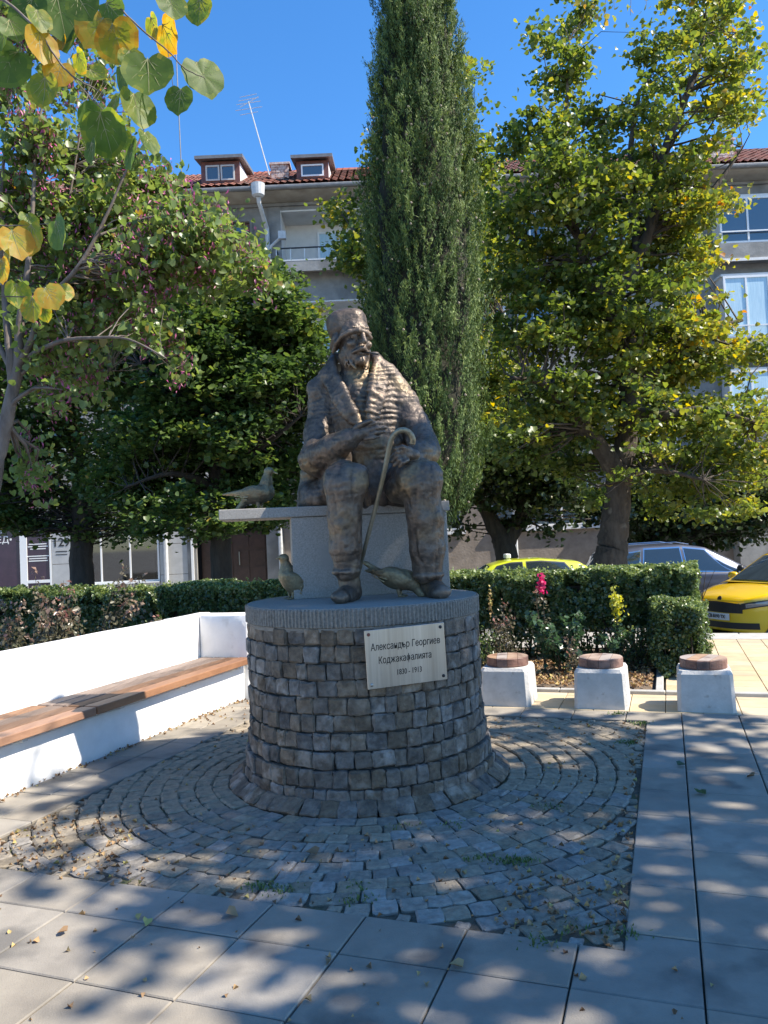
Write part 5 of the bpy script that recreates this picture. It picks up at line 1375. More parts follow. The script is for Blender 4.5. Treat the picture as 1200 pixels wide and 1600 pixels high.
# ------------------------------------------------------------------ hedges and bed plants
m_twig = mat('hedge_twigs', (.035, .028, .018), (.07, .055, .04), 20, .95)
def hedge(name, label, u0, u1, v0, v1, z0, z1, dens, seed, size=.045, lm=lf_hed, under=.0, cat='hedge', wild=.05, group=None, sprigs=50):
    rs = np.random.default_rng(seed); base = np.array(G((u0+u1)/2, (v0+v1)/2, 0)); o = empty(name, tuple(base), label=label, cat=cat, group=group)
    U, Vv, Z = u1-u0, v1-v0, z1-z0
    faces_ = [('f', U*Z*1.6), ('b', U*Z*.7), ('l', Vv*Z*1.3), ('r', Vv*Z*1.3), ('t', U*Vv*1.6)]
    P_ = []; No = []
    for nm_, ar in faces_:
        m_ = int(ar*dens); a = rs.random(m_); b = rs.random(m_); d = rs.random(m_)**1.5*.16-.015
        if nm_ == 'f': q = np.stack([u0+a*U, v0+d, z0+b*Z], 1); nn_ = (0, -1, .3)
        elif nm_ == 'b': q = np.stack([u0+a*U, v1-d, z0+b*Z], 1); nn_ = (0, 1, .3)
        elif nm_ == 'l': q = np.stack([u0+d, v0+a*Vv, z0+b*Z], 1); nn_ = (-1, 0, .3)
        elif nm_ == 'r': q = np.stack([u1-d, v0+a*Vv, z0+b*Z], 1); nn_ = (1, 0, .3)
        else: q = np.stack([u0+a*U, v0+b*Vv, z1-d], 1); nn_ = (0, 0, 1)
        P_.append(q); No.append(np.tile(nn_, (m_, 1)))
    P_ = np.concatenate(P_); No = np.concatenate(No)
    P_ += np.stack([vnoise(P_, 3.1, k)*wild+vnoise(P_, 9, k+5)*wild*.5 for k in range(3)], 1)
    if under > 0:       # thin, see-through foot of the hedge
        keep = (P_[:, 2] > under) | (rs.random(len(P_)) < .10+.25*(vnoise(P_, 2.2, 8) > .1)); P_ = P_[keep]; No = No[keep]
    keep = vnoise(P_, 7.5, 3) > -.5; P_ = P_[keep]; No = No[keep]
    Pw = np.stack(G(P_[:, 0], P_[:, 1], P_[:, 2]), 1) - base
    Nw = np.stack([No[:, 0]*cY+No[:, 1]*sY, -No[:, 0]*sY+No[:, 1]*cY, No[:, 2]], 1)
    topf = np.clip((P_[:, 2]-z1+.12)/.12, 0, 1)  # sunlit top put into the colour: leaf tint lightens near the top
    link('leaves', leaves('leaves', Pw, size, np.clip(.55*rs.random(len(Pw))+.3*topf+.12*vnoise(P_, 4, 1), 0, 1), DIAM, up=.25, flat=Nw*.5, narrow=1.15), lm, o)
    tb = MB()
    for k in range(int(U*26)):
        a = u0+rs.random()*U; b = v0+.1+rs.random()*(Vv-.2)
        p0 = np.array(G(a, b, -.01))-base; p1 = np.array(G(a+rs.normal()*min(.12, U*.05), b+rs.normal()*.05, z0+Z*.55))-base; p2 = np.array(G(a+rs.normal()*min(.2, U*.06), b+rs.normal()*.06, z1-.03))-base
        tb.tube([p0, p1, p2], [.011, .007, .003], n=4, cap=False)
    tb.build('stems', m_twig, o)
    i_ = .17
    MB().box(u0+i_, u1-i_, v0+i_*.9, v1-i_*.9, max(under, z0)+.1, z1-.16, Matrix.Translation(-Vector(base)) @ GR).build('core_box', m_twig, o)  # solid dark box added inside to make the hedge opaque
    # loose sprigs on top
    sb = []; st_ = []
    for k in range(sprigs):
        a = u0+rs.random()*U; b = v0+rs.random()*Vv*.7; h_ = .03+rs.random()*.07
        for q in range(7): sb.append(np.array(G(a+rs.normal()*.012, b+rs.normal()*.012, z1+h_*q/6))-base)
    if sb: link('loose_sprigs', leaves('loose_sprigs', np.array(sb), size*.8, .6+.4*rs.random(len(sb)), DIAM, up=.2), lm, o, kind='stuff')
    return o
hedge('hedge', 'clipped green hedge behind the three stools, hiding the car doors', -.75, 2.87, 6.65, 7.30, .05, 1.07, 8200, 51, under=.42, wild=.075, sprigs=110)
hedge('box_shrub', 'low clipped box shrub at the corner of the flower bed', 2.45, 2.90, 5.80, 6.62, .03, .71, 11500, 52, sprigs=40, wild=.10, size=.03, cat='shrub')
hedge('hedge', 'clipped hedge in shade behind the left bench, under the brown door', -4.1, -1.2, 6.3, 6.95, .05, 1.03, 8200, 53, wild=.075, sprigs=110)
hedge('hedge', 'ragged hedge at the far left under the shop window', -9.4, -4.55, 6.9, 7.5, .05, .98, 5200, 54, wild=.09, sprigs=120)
def shrub(name, label, u, v, h, wd, lm, seed, nst=7, lpn=60, size=.05, tipc=None, lean=(0, 0), shape=DIAM, cat='shrub', group=None, stem=m_twig, narrow=.9):
    rs = np.random.default_rng(seed); b_ = np.array(G(u, v, 0)); o = empty(name, tuple(b_), label=label, cat=cat, group=group); tb = MB(); P_ = []; T_ = []
    for k in range(nst):
        d = rs.normal(size=2)*wd; hh = h*(.6+.4*rs.random()) if k else h
        pts = [np.array([0, 0, -.02]), np.array([d[0]*.35, d[1]*.35, hh*.4]), np.array([d[0]*.8+lean[0]*.5, d[1]*.8+lean[1]*.5, hh*.75]), np.array([d[0]+lean[0], d[1]+lean[1], hh])]
        tb.tube(pts, [.008, .006, .004, .002], n=5, cap=False)
        B_ = bend([(*p, .01) for p in pts], 6, wob=0)[:, :3]
        for q in range(lpn):
            t = .25+.75*rs.random(); i = int(t*(len(B_)-1)); P_.append(B_[i]+rs.normal(size=3)*np.array([.045, .045, .02])*(1.3-t*.5)); T_.append(np.clip(.45*rs.random()+.55*max(0, (t-.75)/.25), 0, 1))
    tb.build('stems', stem, o)
    link('leaves', leaves('leaves', np.array(P_), size, np.array(T_), shape, up=.3, narrow=narrow), lm, o)
    return o, rs
def at_gp(x, y, z): p = onz(x, y, z); return toG(p[0], p[1])
for i, (x, y, z, h, wd, ns_, lab) in enumerate(((30, 985, .45, 1.12, .28, 16, 'broad bronze leaved shrub behind the bench at the far left edge'), (150, 900, .45, 1.45, .12, 9, 'tallest reddish shrub with a leaning pink tip behind the bench'),
        (75, 945, .4, 1.42, .14, 9, 'pink tipped shrub beside the far left of the bench wall'), (235, 960, .4, .95, .14, 7, 'small reddish shrub with pink leaf tips before the left hedge'), (100, 985, .3, .95, .22, 14, 'dark bushy shrub behind the middle of the white bench wall'), (-40, 960, .4, 1.15, .3, 14, 'bronze leaved shrub cut by the left edge'))):
    P_ = ony(x, y, [8.6, 9.3, 9.0, 9.6, 8.9, 8.4][i]); u, v = toG(P_[0], P_[1])
    shrub('red_leaved_shrub', lab, u, v, h, wd, lf_pur, 70+i, nst=ns_, lpn=46, size=.055, lean=((.35, 0) if i == 1 else (0, 0)), group='reddish shrubs behind the bench')
specs = [(778, 1040, .78, .06, 3, lf_pur, 'mauve_shrub', 'slim mauve leaved shrub behind the first stool', .042), (800, 1045, .62, .08, 4, lf_pur, 'mauve_shrub', 'low mauve shrub between the first stool and the rose', .04),
         (853, 1055, .98, .03, 2, lf_pur, 'pink_flower', 'tall stem with a bright pink flower in the bed', .04), (880, 1055, .72, .16, 12, lf_rose, 'rose_bush', 'bushy green rose with rounded leaves in the middle of the bed', .06),
         (960, 1050, .55, .10, 5, lf_rose, 'rose_bush', 'thin rose stems under the yellow leaved twig', .045), (968, 1048, .80, .035, 3, lf_rose, 'yellow_shrub', 'slim twig with bright yellow top leaves in the bed', .035),
         (900, 1060, .45, .06, 4, lf_pur, 'mauve_shrub', 'small mauve plant behind the middle stool', .03), (755, 1050, .55, .12, 7, lf_hed, 'green_shrub', 'low green shrub squeezed against the pedestal side', .035),
         (1000, 1045, .5, .12, 8, lf_hed, 'green_shrub', 'dark low shrub beside the box shrub', .035)]
for i, (x, y, h, wd, ns_, lm, nm_, lab, sz) in enumerate(specs):
    u, v = at_gp(x, y, .02); o, rs = shrub(nm_, lab, u, v, h, wd, lm, 90+i, nst=ns_, lpn=60, size=sz, cat='plant', narrow=1.2 if lm is lf_rose else .8)
    if nm_ == 'pink_flower': link('petals', leaves('petals', np.array([[0, 0, h+.02]])+rs.normal(size=(60, 3))*np.array([.022, .022, .05]), .04, rs.random(60), DIAM, up=0., narrow=1.5), lf_pink, o)
    if nm_ == 'yellow_shrub': link('yellow_tip', leaves('yellow_tip', np.array([[0, 0, h-.06]])+rs.normal(size=(170, 3))*np.array([.035, .035, .085]), .035, rs.random(170), DIAM, up=.2, narrow=1.3), lf_yel, o, kind='stuff')
    if i == 0: link('orange_tip', leaves('orange_tip', np.array([[-.05, 0, h-.02]])+rs.normal(size=(60, 3))*np.array([.012, .012, .09])+np.array([[0, 0, 0]]), .028, rs.random(60)*.2+.8, DIAM, up=0.), lf_litter, o)
# ground cover and litter
nL = 5200
uu = -1.3+rng.random(nL)*3.7; vv = 5.08+rng.random(nL)*2.2
P_ = np.stack(G(uu, vv, .055+.012*rng.random(nL)), 1); link('leaf_litter', leaves('leaf_litter', P_, .045, rng.random(nL), DIAM, up=1.3, fold=.5), lf_litter, kind='stuff')
def litter(n, u0, u1, v0, v1, z, bias=None, sz=.022):
    u = u0+rng.random(n)*(u1-u0); v = v0+rng.random(n)*(v1-v0)
    return np.stack([*G(u, v, 0)[:2], z+.003*rng.random(n)], 1)
L_ = [litter(700, CU0, CU1, CV0, CV1, -.002), litter(200, -1.6, -1.52, .2, 4.3, .006), litter(150, 1.85, 2.36, .31, .9, .004), litter(130, -1.5, 3.5, -1.6, .3, .002)*np.array([1, 1, 1]), litter(160, -1., -.2, .31, 1.1, .004), litter(90, CU0, .2, .31, .6, .004), litter(60, -1.6, -1.05, 3.2, 4.3, .004), litter(70, 2.28, 2.37, .3, 3.9, .0), litter(40, -1.5, 3.5, -1.6, .3, .004)]
L_ = np.concatenate(L_); dd = np.hypot(L_[:, 0]-PC[0], L_[:, 1]-PC[1]); L_ = L_[dd > 1.15]
link('leaf_litter', leaves('leaf_litter', L_, .022, rng.random(len(L_)), DIAM, up=1.2, fold=.6, szvar=.6), lf_litter, kind='stuff')
# moss and grass tufts in the cobble joints
gp = []
for (x, y, n_) in ((410, 1385, 40), (560, 1405, 26), (805, 1345, 60), (440, 1390, 30), (705, 1288, 12), (980, 1160, 50), (1000, 1130, 45), (965, 1115, 30), (745, 1340, 24), (560, 1385, 16), (975, 1458, 22), (845, 1470, 22), (895, 1450, 10), (640, 1290, 12), (860, 1260, 16)):
    c = onz(x, y, 0)
    for _ in range(n_*2): gp.append([c[0]+rng.normal()*.045, c[1]+rng.normal()*.03, .001])
gp = np.array(gp); link('grass_tufts', leaves('grass_tufts', gp, .024, rng.random(len(gp)), NAR*np.array([1.6, 1]), up=0., axis=np.tile([0, 0, 1.], (len(gp), 1)), fold=.1), lf_grass, kind='stuff')
m_moss = mat('moss', (.06, .075, .02), (.10, .11, .035), 30, .95)
for i, (x, y, sz, tn, lab) in enumerate(((99, 1458, .06, .45, 'curled tan dry leaf lying alone on the left front slabs'), (219, 1433, .05, .95, 'small pale dry leaf on a slab joint, upper of two'), (230, 1442, .05, 1.0, 'small yellowish leaf lying on the joint, lower of two'), (361, 1430, .06, .55, 'flat pale brown leaf on the slab by the cobble edge'),
        (1095, 1241, .085, None, 'light green broad leaf on the right slabs'), (1064, 1197, .075, None, 'dark green leaf on the right slabs farther from the viewer'), (715, 1511, .05, .8, 'small orange leaf at a slab crossing in front'), (488, 1335, .06, .3, 'curled brown leaf on the cobbles left of centre'), (1174, 1214, .05, .35, 'small brown curled leaf near the right edge'))):
    p = onz(x, y, .006); P1 = np.zeros((1, 3)); me = leaves('fallen_leaf', P1, sz, np.array([tn if tn is not None else (.95 if i == 4 else .35)]), LOBED, up=1.4, fold=.3)
    o = link('fallen_leaf', me, lf_litter if tn is not None else lf_rose, None, label=lab, cat='leaf'); o.location = p+np.array([0, 0, sz*.12]); o.rotation_euler = (0, 0, rng.random()*6)

# ------------------------------------------------------------------ redbud twigs hanging into the picture, top left
lf_big = leafmat('near_redbud_leaves', [(0, (.07, .12, .03)), (.45, (.12, .18, .04)), (.7, (.25, .27, .045)), (.85, (.45, .34, .07)), (1, (.45, .27, .05))], .6, .5, .35)
def bigleaf(c, size, ax_, nr, tn, parent, off):
    """heart-shaped blade with raised veins; polar grid"""
    ax_ = np.array(ax_, float); ax_ /= np.linalg.norm(ax_); nr = np.array(nr, float); nr -= ax_*(nr@ax_); nr /= np.linalg.norm(nr); sd = np.cross(nr, ax_)
    K, M_ = 28, 5; v = [np.zeros(3)]; f = []; cup = rng.uniform(-.10, .22); tw = rng.uniform(-.15, .15)
    for m_ in range(1, M_+1):
        for k in range(K):
            a = 2*PI*k/K; rr_ = .5*(1-.30*math.exp(-((a-PI) % (2*PI)-0)**2*0)-0)   # base radius
            dirx, diry = math.sin(a), math.cos(a)
            notch = .17*math.exp(-((abs((a-PI+PI) % (2*PI)-PI))/.28)**2); tip = .10*math.exp(-(min(a, 2*PI-a)/.20)**2)
            rad = .5*(1-notch*2.1+tip*1.6)*(1+.025*math.sin(9*a+tw*20))*m_/M_
            x, y = dirx*rad*1.06, diry*rad
            z = cup*(x*x+y*y)*1.4+abs(x)*.10+tw*x*y+.012*math.sin(7*a)*m_/M_
            v.append(sd*x+ax_*y+nr*z)
    for k in range(K): f.append((0, 1+k, 1+(k+1) % K))
    for m_ in range(M_-1):
        for k in range(K):
            a0, b0 = 1+m_*K, 1+(m_+1)*K; f.append((a0+k, b0+k, b0+(k+1) % K, a0+(k+1) % K))
    V_ = np.array(v)*size; me = mesh('leaf', V_, f)
    t_ = me.attributes.new('tint', 'FLOAT', 'FACE'); vals = []
    nz_ = rng.random()*30
    for p in me.polygons:
        c_ = np.array(p.center)/size; r_ = np.linalg.norm(c_); vals.append(min(1, max(0, tn+.22*(r_ > .40)*rng.random()+.22*float(vnoise(np.array([c_]), 5., nz_)[0])+(.25 if rng.random() < .015 else 0))))
    t_.data.foreach_set('value', np.array(vals, np.float32)); me.materials.append(lf_big)
    o = link('leaf', me, None, parent, smooth=True); o.location = c+off; o.parent = parent
    # petiole and midrib with side veins
    vb = MB(); base_ = -ax_*.38*size
    def onb(x, y): return (sd*x+ax_*y+nr*(cup*(x*x+y*y)*1.4+abs(x)*.10+tw*x*y-.004))*size
    vb.tube([onb(0, -.36), onb(0, .1), onb(0, .5)], [.0011, .0007, .0003], n=4, cap=False)
    for s__ in (-1, 1):
        for (x1, y1) in ((.36, -.10), (.33, .16), (.22, .34)): vb.tube([onb(0, -.34 if y1 < .3 else -.05), onb(s__*x1*.5, (y1-.30)/2+.02), onb(s__*x1, y1)], [.0008, .0005, .0002], n=4, cap=False)
    q = vb.build('leaf_veins', m_vein, o)
    return o
m_vein = mat('leaf_vein', (.28, .27, .12), None)
Yn = 1.45
tw_ = empty('redbud_twig', tuple(ony(-60, -60, Yn)), label='thin overhanging redbud twigs with large heart shaped green and yellow leaves, top left', cat='branch')
off_ = -np.array(tw_.location)
def twig(pts, r0=.0022, r1=.0008): 
    P_ = bend([(*ony(x, y, Y_), r0+(r1-r0)*i/(len(pts)-1)) for i, (x, y, Y_) in enumerate(pts)], 6, wob=0.1); MB().tube(P_[:, :3]+off_, list(P_[:, 3]), n=6).build('twig', m_bark2, tw_, smooth=True)
twig([(150, -60, 1.5), (185, 5, 1.48), (215, 40, 1.46), (262, 80, 1.45), (290, 108, 1.45), (320, 122, 1.45)])
twig([(-60, -40, 1.5), (20, 10, 1.45), (62, 50, 1.42), (80, 80, 1.42), (112, 118, 1.42), (150, 140, 1.43), (165, 150, 1.43)], .003)
twig([(-80, 345, 1.5), (0, 352, 1.45), (35, 352, 1.44), (75, 350, 1.44)], .0016)
twig([(-60, 470, 1.5), (0, 463, 1.47), (60, 465, 1.46), (85, 462, 1.46)], .0014)
twig([(262, 80, 1.45), (268, 110, 1.44), (270, 135, 1.44)], .0009, .0006); twig([(190, 160, 1.44), (200, 180, 1.44), (206, 215, 1.44)], .0009, .0006); twig([(112, 118, 1.42), (160, 170, 1.42), (200, 175, 1.42)], .001, .0006)
# px x, y, width(px), axis in picture (dx,dy down), tilt, tint
near = [(45, 20, 72, (-.3, 1), .2, .12), (95, 22, 84, (.2, 1), .3, .16), (130, 8, 56, (.6, 1), .1, .2), (150, 45, 66, (-.5, .9), .25, .80), (183, 62, 74, (.3, 1), .2, .82), (62, 70, 60, (.1, 1), 1.0, .92), (98, 66, 26, (0, 1), .6, .9), (92, 113, 48, (-.2, 1), .3, .94), (70, 140, 56, (-.1, 1), .2, .55), (12, 100, 76, (-.5, .7), .25, .2),
        (127, 95, 40, (.5, 1), .9, .62), (150, 115, 36, (.8, .5), .5, .5), (176, 15, 46, (.7, .8), .5, .25), (232, 116, 80, (.1, 1), .15, .34), (196, 120, 54, (.3, 1), 1.1, .18), (213, 168, 66, (.2, 1), .9, .45), (165, 205, 76, (.2, 1), .25, .34), (148, 190, 60, (-.5, 1), 1., .2), (205, 240, 50, (0, 1), .9, .12), (232, 220, 44, (.4, 1), 1.1, .4),
        (262, 55, 62, (.5, 1), .95, .86), (268, 8, 50, (.3, 1), .5, .3), (312, 14, 50, (-.1, 1), .35, .5), (317, 118, 70, (.4, 1), .6, .30), (281, 155, 48, (-.1, 1), .2, .22), (303, 130, 20, (.3, .8), .3, .25),
        (50, 370, 56, (-.1, 1), .3, .70), (24, 378, 56, (.3, 1), .7, .86), (92, 362, 58, (.3, 1), .8, .3), (78, 462, 46, (.5, .8), .3, .82), (52, 480, 46, (.1, 1), .4, .68), (26, 458, 44, (0, 1), .9, .5), (4, 420, 44, (0, 1), .5, .84), (0, 372, 36, (0, 1), .5, .9), (70, 488, 30, (.2, 1), .4, .6)]
near += [(20, 45, 46, (.4, 1), .5, .3), (112, 60, 50, (-.2, 1), .7, .4), (205, 95, 44, (.2, 1), .5, .5), (178, 165, 44, (-.4, 1), .8, .5), (225, 175, 40, (.5, 1), .9, .35), (145, 235, 40, (.1, 1), .8, .3), (190, 215, 40, (-.2, 1), 1., .5), (240, 40, 40, (.3, 1), .9, .6), (60, 30, 44, (.2, 1), .9, .55), (5, 60, 40, (0, 1), .6, .35), (45, 345, 34, (.3, 1), .9, .5), (15, 400, 34, (0, 1), .9, .7), (100, 455, 32, (.4, 1), .9, .75)]
for i, (x, y, wp, (dx, dy), tl, tn) in enumerate(near):
    Yk = Yn+(.05*math.sin(i*2.3)); c = ony(x, y, Yk); sz = wp/F_PX*Yk*.97
    ax_ = Rv*dx-Uv*dy+Fv*rng.normal()*.15; side = 1 if i % 2 else -1
    nr = -Fv*math.cos(tl)+Rv*side*math.sin(tl)+Uv*.12
    bigleaf(c, sz, ax_, nr, tn, tw_, off_)
# twig tips entering from above
lk = empty('bare_twig', tuple(ony(980, -60, 9.)), label='nearly bare twig tips hanging into the sky at the top edge', cat='branch'); ok = -np.array(lk.location)
tb = MB(); rs = np.random.default_rng(4); P_ = []
for x0, x1, y1 in ((905, 915, 12), (940, 945, 30), (948, 960, 14), (980, 985, 24), (1000, 1010, 10), (930, 925, 8)):
    pts = [ony(x0, -70, 9), ony((x0+x1)/2+4, -20, 9), ony(x1, y1, 9)]; tb.tube([p+ok for p in pts], [.008, .005, .002], n=5, cap=False)
    for q in range(3): P_.append(ony(x1+rs.normal()*8, y1+rs.normal()*8-6, 9)+ok)
tb.build('twigs', m_bark2, lk); link('leaves', leaves('leaves', np.array(P_), .06, .8+.2*rs.random(len(P_)), HEART, up=.2), lf_red, lk)
# neighbouring trees right of and behind the viewer: their crowns throw the dappled shade on the square
def shade_tree(lab, x, y, lobes, seed, ncl, size=.15):
    b_ = np.array([x, y, 0.]); top = max(l[2] for l in lobes)
    limbs = [[(x, y, -.05, .2), (x, y, 2.2, .17), (x+.1, y, 4., .13), (x, y+.1, top-.5, .04)]]
    for l in lobes: limbs.append([(x, y, 2.6, .09), ((x+l[0])/2, (y+l[1])/2, (2.6+l[2])/2+.3, .07), (l[0], l[1], l[2], .03)])
    tree('maple_tree', lab, limbs, lobes, lf_map, m_bark, nclus=ncl, per=26, crad=.40, size=size, tintf=t_map, seed=seed, base=b_, shell=.5)
SHADE = [(4.2, 3.55, 6.15, .95), (3.95, 4.5, 6.4, .95), (4.7, 3.9, 6.6, 1.1), (5.6, 3.2, 6.6, 1.5), (7.2, 3.6, 7.6, 1.6), (6.4, 4.6, 5.4, 1.3), (4.6, 2.2, 5.6, 1.3), (8.4, 2.6, 6.4, 1.5), (6.6, 1.6, 5.0, 1.4)]
_sh = lambda L_: [(a+.64*3, b-.148*3, c+.755*3, r) for a, b, c, r in L_]
SHADE = _sh(SHADE)
shade_tree('maple tree to the right of the square, outside the picture', 8.8, 2.4, SHADE, 61, 190)
SHADE2 = [(5.2, -.9, 5.0, 1.2), (3.8, .3, 4.4, 1.0), (6.8, -.4, 6.4, 1.3), (3.4, -1.4, 5.2, 1.0), (2.4, -.3, 5.0, .8)]
SHADE2 = _sh(SHADE2)
shade_tree('maple tree right behind the viewer, outside the picture', 6.6, -2.2, SHADE2, 62, 130)
# ------------------------------------------------------------------ cars
def paint(name, c, c2=None): 
    m = mat(name, c, c2 or c, 3, .28, spec=.6, coat=1.0); return m
m_taxi = paint('taxi_yellow_paint', (.78, .50, .008)); m_lime = paint('lime_paint', (.52, .58, .03)); m_gcar = mat('grey_car_paint', (.07, .075, .10), (.085, .09, .115), 3, .35, metal=.35, coat=.6)
m_cglass = glassmat('car_glass', (.02, .03, .035), .02); m_tyre = mat('tyre', (.02, .02, .02), (.035, .035, .035), 20, .85); m_rim = mat('alloy_rim', (.55, .55, .56), None, 5, .3, metal=.9)
m_plast = mat('black_plastic', (.018, .018, .018), None, 5, .5); m_chrome = mat('chrome', (.7, .7, .7), None, 5, .15, metal=1.); m_lamp = glassmat('headlamp_glass', (.16, .17, .18), .12)
m_red = mat('tail_lamp', (.35, .02, .015), None, 5, .2); m_plate = mat('plate_white', (.7, .7, .68), None, 5, .5)
def car(name, label, cat, L_, Wd, prof_top, roof, wheel_r, axles, mats, loc, rz, ground=.17, belt=None, side_win=(), plate=True, front=True, nose_n=3.2, group=None, tilt=0.):
    """x forward. prof_top: [(x, z)] height of bonnet/shoulder line; roof: [(x,z,halfwidth)] greenhouse roof line; belt: [(x,z)]"""
    root = empty(name, loc, rz=rz, label=label, cat=cat, group=group); root.rotation_euler = (0, tilt, rz)
    body, glass = mats
    X = lambda pr, x: float(np.interp(x, [p[0] for p in pr], [p[1] for p in pr]))
    H_ = L_/2; Wh = Wd/2
    def plan(x):
        # half width at x: full in the middle, rounded at both ends
        t = abs(x)/H_; n_ = nose_n if x > 0 else 5.
        k = max(0, (t-.55)/.45); return Wh*(1-.05*max(0, t-.3)**2*4)*(max(0, 1-k**n_))**(1/2.3)
    def zb(x):
        z = ground+.06*max(0, (abs(x)/H_-.85)/.15)
        for a in axles:
            d = abs(x-a); ra = wheel_r*1.13
            if d < ra: z = max(z, wheel_r+math.sqrt(ra*ra-d*d)*1.0)
        return z
    def surf(x, k, s_, off=0.):
        """k 0 bottom ..1 shoulder on the flank"""
        a, b = zb(x), X(prof_top, x); z = a+(b-a)*k
        w_ = plan(x); zz = (z-ground)/(X(prof_top, 0)-ground)
        tuck = .035*(1-min(1, zz/.3))**2+.085*max(0, zz-.62)**1.4+ (.012*math.exp(-((zz-.66)/.05)**2))*-1
        return Vector((x, s_*(max(w_-tuck*(w_/Wh), 0)+off), z))
    ts = np.concatenate([H_*(1-np.geomspace(.0006, .2, 16)), np.arange(-H_*.8, H_*.8, .045)[::-1], -H_*(1-np.geomspace(.2, .0006, 12)[::1])])
    ts = np.unique(np.round(ts, 5))[::-1]; K = 12; C_ = 7
    mb = MB(); ring = []
    for x in ts:
        row = []
        for k in range(K+1): row.append(surf(x, k/K, 1))
        sh = row[-1]
        for c in range(1, 2*C_): 
            q = 1-c/C_; crown = .045*(1-q*q)*min(1, plan(x)/Wh*1.2)
            row.append(Vector((x, sh.y*q, sh.z+crown)))
        for k in range(K, -1, -1): p = surf(x, k/K, 1); row.append(Vector((x, -p.y, p.z)))
        row.append(Vector((x, 0, row[0].z))); ring.append(row)
    n = len(ring[0]); v = [p for r_ in ring for p in r_]; f = []
    for i in range(len(ring)-1):
        for k in range(n): f.append((i*n+k, i*n+(k+1) % n, (i+1)*n+(k+1) % n, (i+1)*n+k))
    f.append(tuple(range(n))[::-1]); f.append(tuple((len(ring)-1)*n+k for k in range(n)))
    mb.add(v, f); mb.build('body', body, root, smooth=True)
    # greenhouse
    bx = [p[0] for p in belt]
    def gside(x, t, s_, off=0.):
        zb_ = X(belt, x); i_ = np.interp(x, [r_[0] for r_ in roof], [r_[1] for r_ in roof]); w_r = np.interp(x, [r_[0] for r_ in roof], [r_[2] for r_ in roof])
        w_b = min(Wh*.93, plan(x)*.955); y = w_b+(w_r-w_b)*t; z = zb_+(i_-zb_)*t; y += .02*math.sin(PI*t)
        return Vector((x, s_*(y+off), z))
    xs = np.linspace(belt[0][0], belt[-1][0], 64); gm = MB(); rows = []
    for x in xs:
        r_ = [gside(x, t, 1) for t in np.linspace(0, 1, 7)]; top = r_[-1]
        for c in range(1, 10): q = 1-c/5; r_.append(Vector((x, top.y*q, top.z+.035*(1-q*q)*min(1, (top.z-X(belt, x))/.3))))
        r_ += [Vector((p.x, -p.y, p.z)) for p in [gside(x, t, 1) for t in np.linspace(1, 0, 7)]]
        rows.append(r_)
    n = len(rows[0]); v = [p for r_ in rows for p in r_]; f = [(i*n+k, (i+1)*n+k, (i+1)*n+k+1, i*n+k+1) for i in range(len(rows)-1) for k in range(n-1)]
    gm.add(v, f); roofo = gm.build('roof', body, root, smooth=True)
    def patch(name_, q, s_, mt, off=.006, nx=10, nt_=5):
        """q: (x00,x10,x01,x11,t0,t1) quad on the flank"""
        x00, x10, x01, x11, t0, t1 = q; v = []; f = []
        for j in range(nt_+1):
            t = t0+(t1-t0)*j/nt_; a = x00+(x01-x00)*j/nt_; b = x10+(x11-x10)*j/nt_
            for i in range(nx+1): v.append(gside(a+(b-a)*i/nx, t, s_, off))
        for j in range(nt_):
            for i in range(nx): f.append((j*(nx+1)+i, j*(nx+1)+i+1, (j+1)*(nx+1)+i+1, (j+1)*(nx+1)+i))
        return link(name_, mesh(name_, v, f), mt, root, smooth=True)
    for s_ in (-1, 1):
        for q in side_win:
            patch('window_seal', (q[0]-.025, q[1]+.025, q[2]-.02, q[3]+.02, q[4]-.04, q[5]+.05), s_, m_plast if name != 'parked_minivan' else m_chrome, .004)
            patch('side_window', q, s_, glass, .009)
    # windscreen and rear window ride on the sloping ends of the roof
    def screen(name_, xa, xb, ya, yb):
        v = []; f = []
        for j in range(9):
            x = xa+(xb-xa)*j/8
            tz = np.interp(x, [r_[0] for r_ in roof], [r_[1] for r_ in roof]); w_r = np.interp(x, [r_[0] for r_ in roof], [r_[2] for r_ in roof])
            for i in range(11):
                q = -1+2*i/10; yy = q*(w_r-.05); v.append((x+(.012 if xa > 0 else -.012), yy, tz+.035*(1-q*q)*min(1, (tz-X(belt, x))/.3)+.008))
        for j in range(8):
            for i in range(10): f.append((j*11+i, j*11+i+1, (j+1)*11+i+1, (j+1)*11+i))
        link(name_, mesh(name_, v, f), glass, root, smooth=True)
    rx = [r_ for r_ in roof]
    fr = [r_ for r_ in roof]; screen('windscreen', fr[-2][0]+.05, fr[-1][0]-.05, 0, 0); screen('rear_window', fr[1][0]-.05, fr[0][0]+.05, 0, 0)
    # wheels
    for a in axles:
        for s_ in (-1, 1):
            T = Matrix.Translation((a, s_*(Wh-.115), wheel_r)) @ Matrix.Rotation(R(-90)*s_, 4, 'X')
            wq = MB().lathe([(wheel_r*.62, -.10), (wheel_r*.93, -.10), (wheel_r, -.07), (wheel_r, .07), (wheel_r*.93, .10), (wheel_r*.68, .105), (wheel_r*.64, .06)], 40, T)
            wh = wq.build('wheel', m_tyre, root, smooth=False)
            rm = MB().lathe([(wheel_r*.66, .02), (wheel_r*.66, .098), (wheel_r*.60, .085), (wheel_r*.58, .03)], 32, T)
            for k in range(5):
                a_ = k*2*PI/5
                rm.box(.0, wheel_r*.62, -.035, .035, .045, .085, T @ Matrix.Rotation(a_, 4, 'Z'), b=.006)
            rm.lathe([(.07, .03), (.065, .095), (.03, .10)], 16, T); rm.build('rim', m_rim, wh)
            MB().lathe([(wheel_r*.6, .0), (wheel_r*.6, .02)], 24, T).build('brake_disc', m_plast, wh)
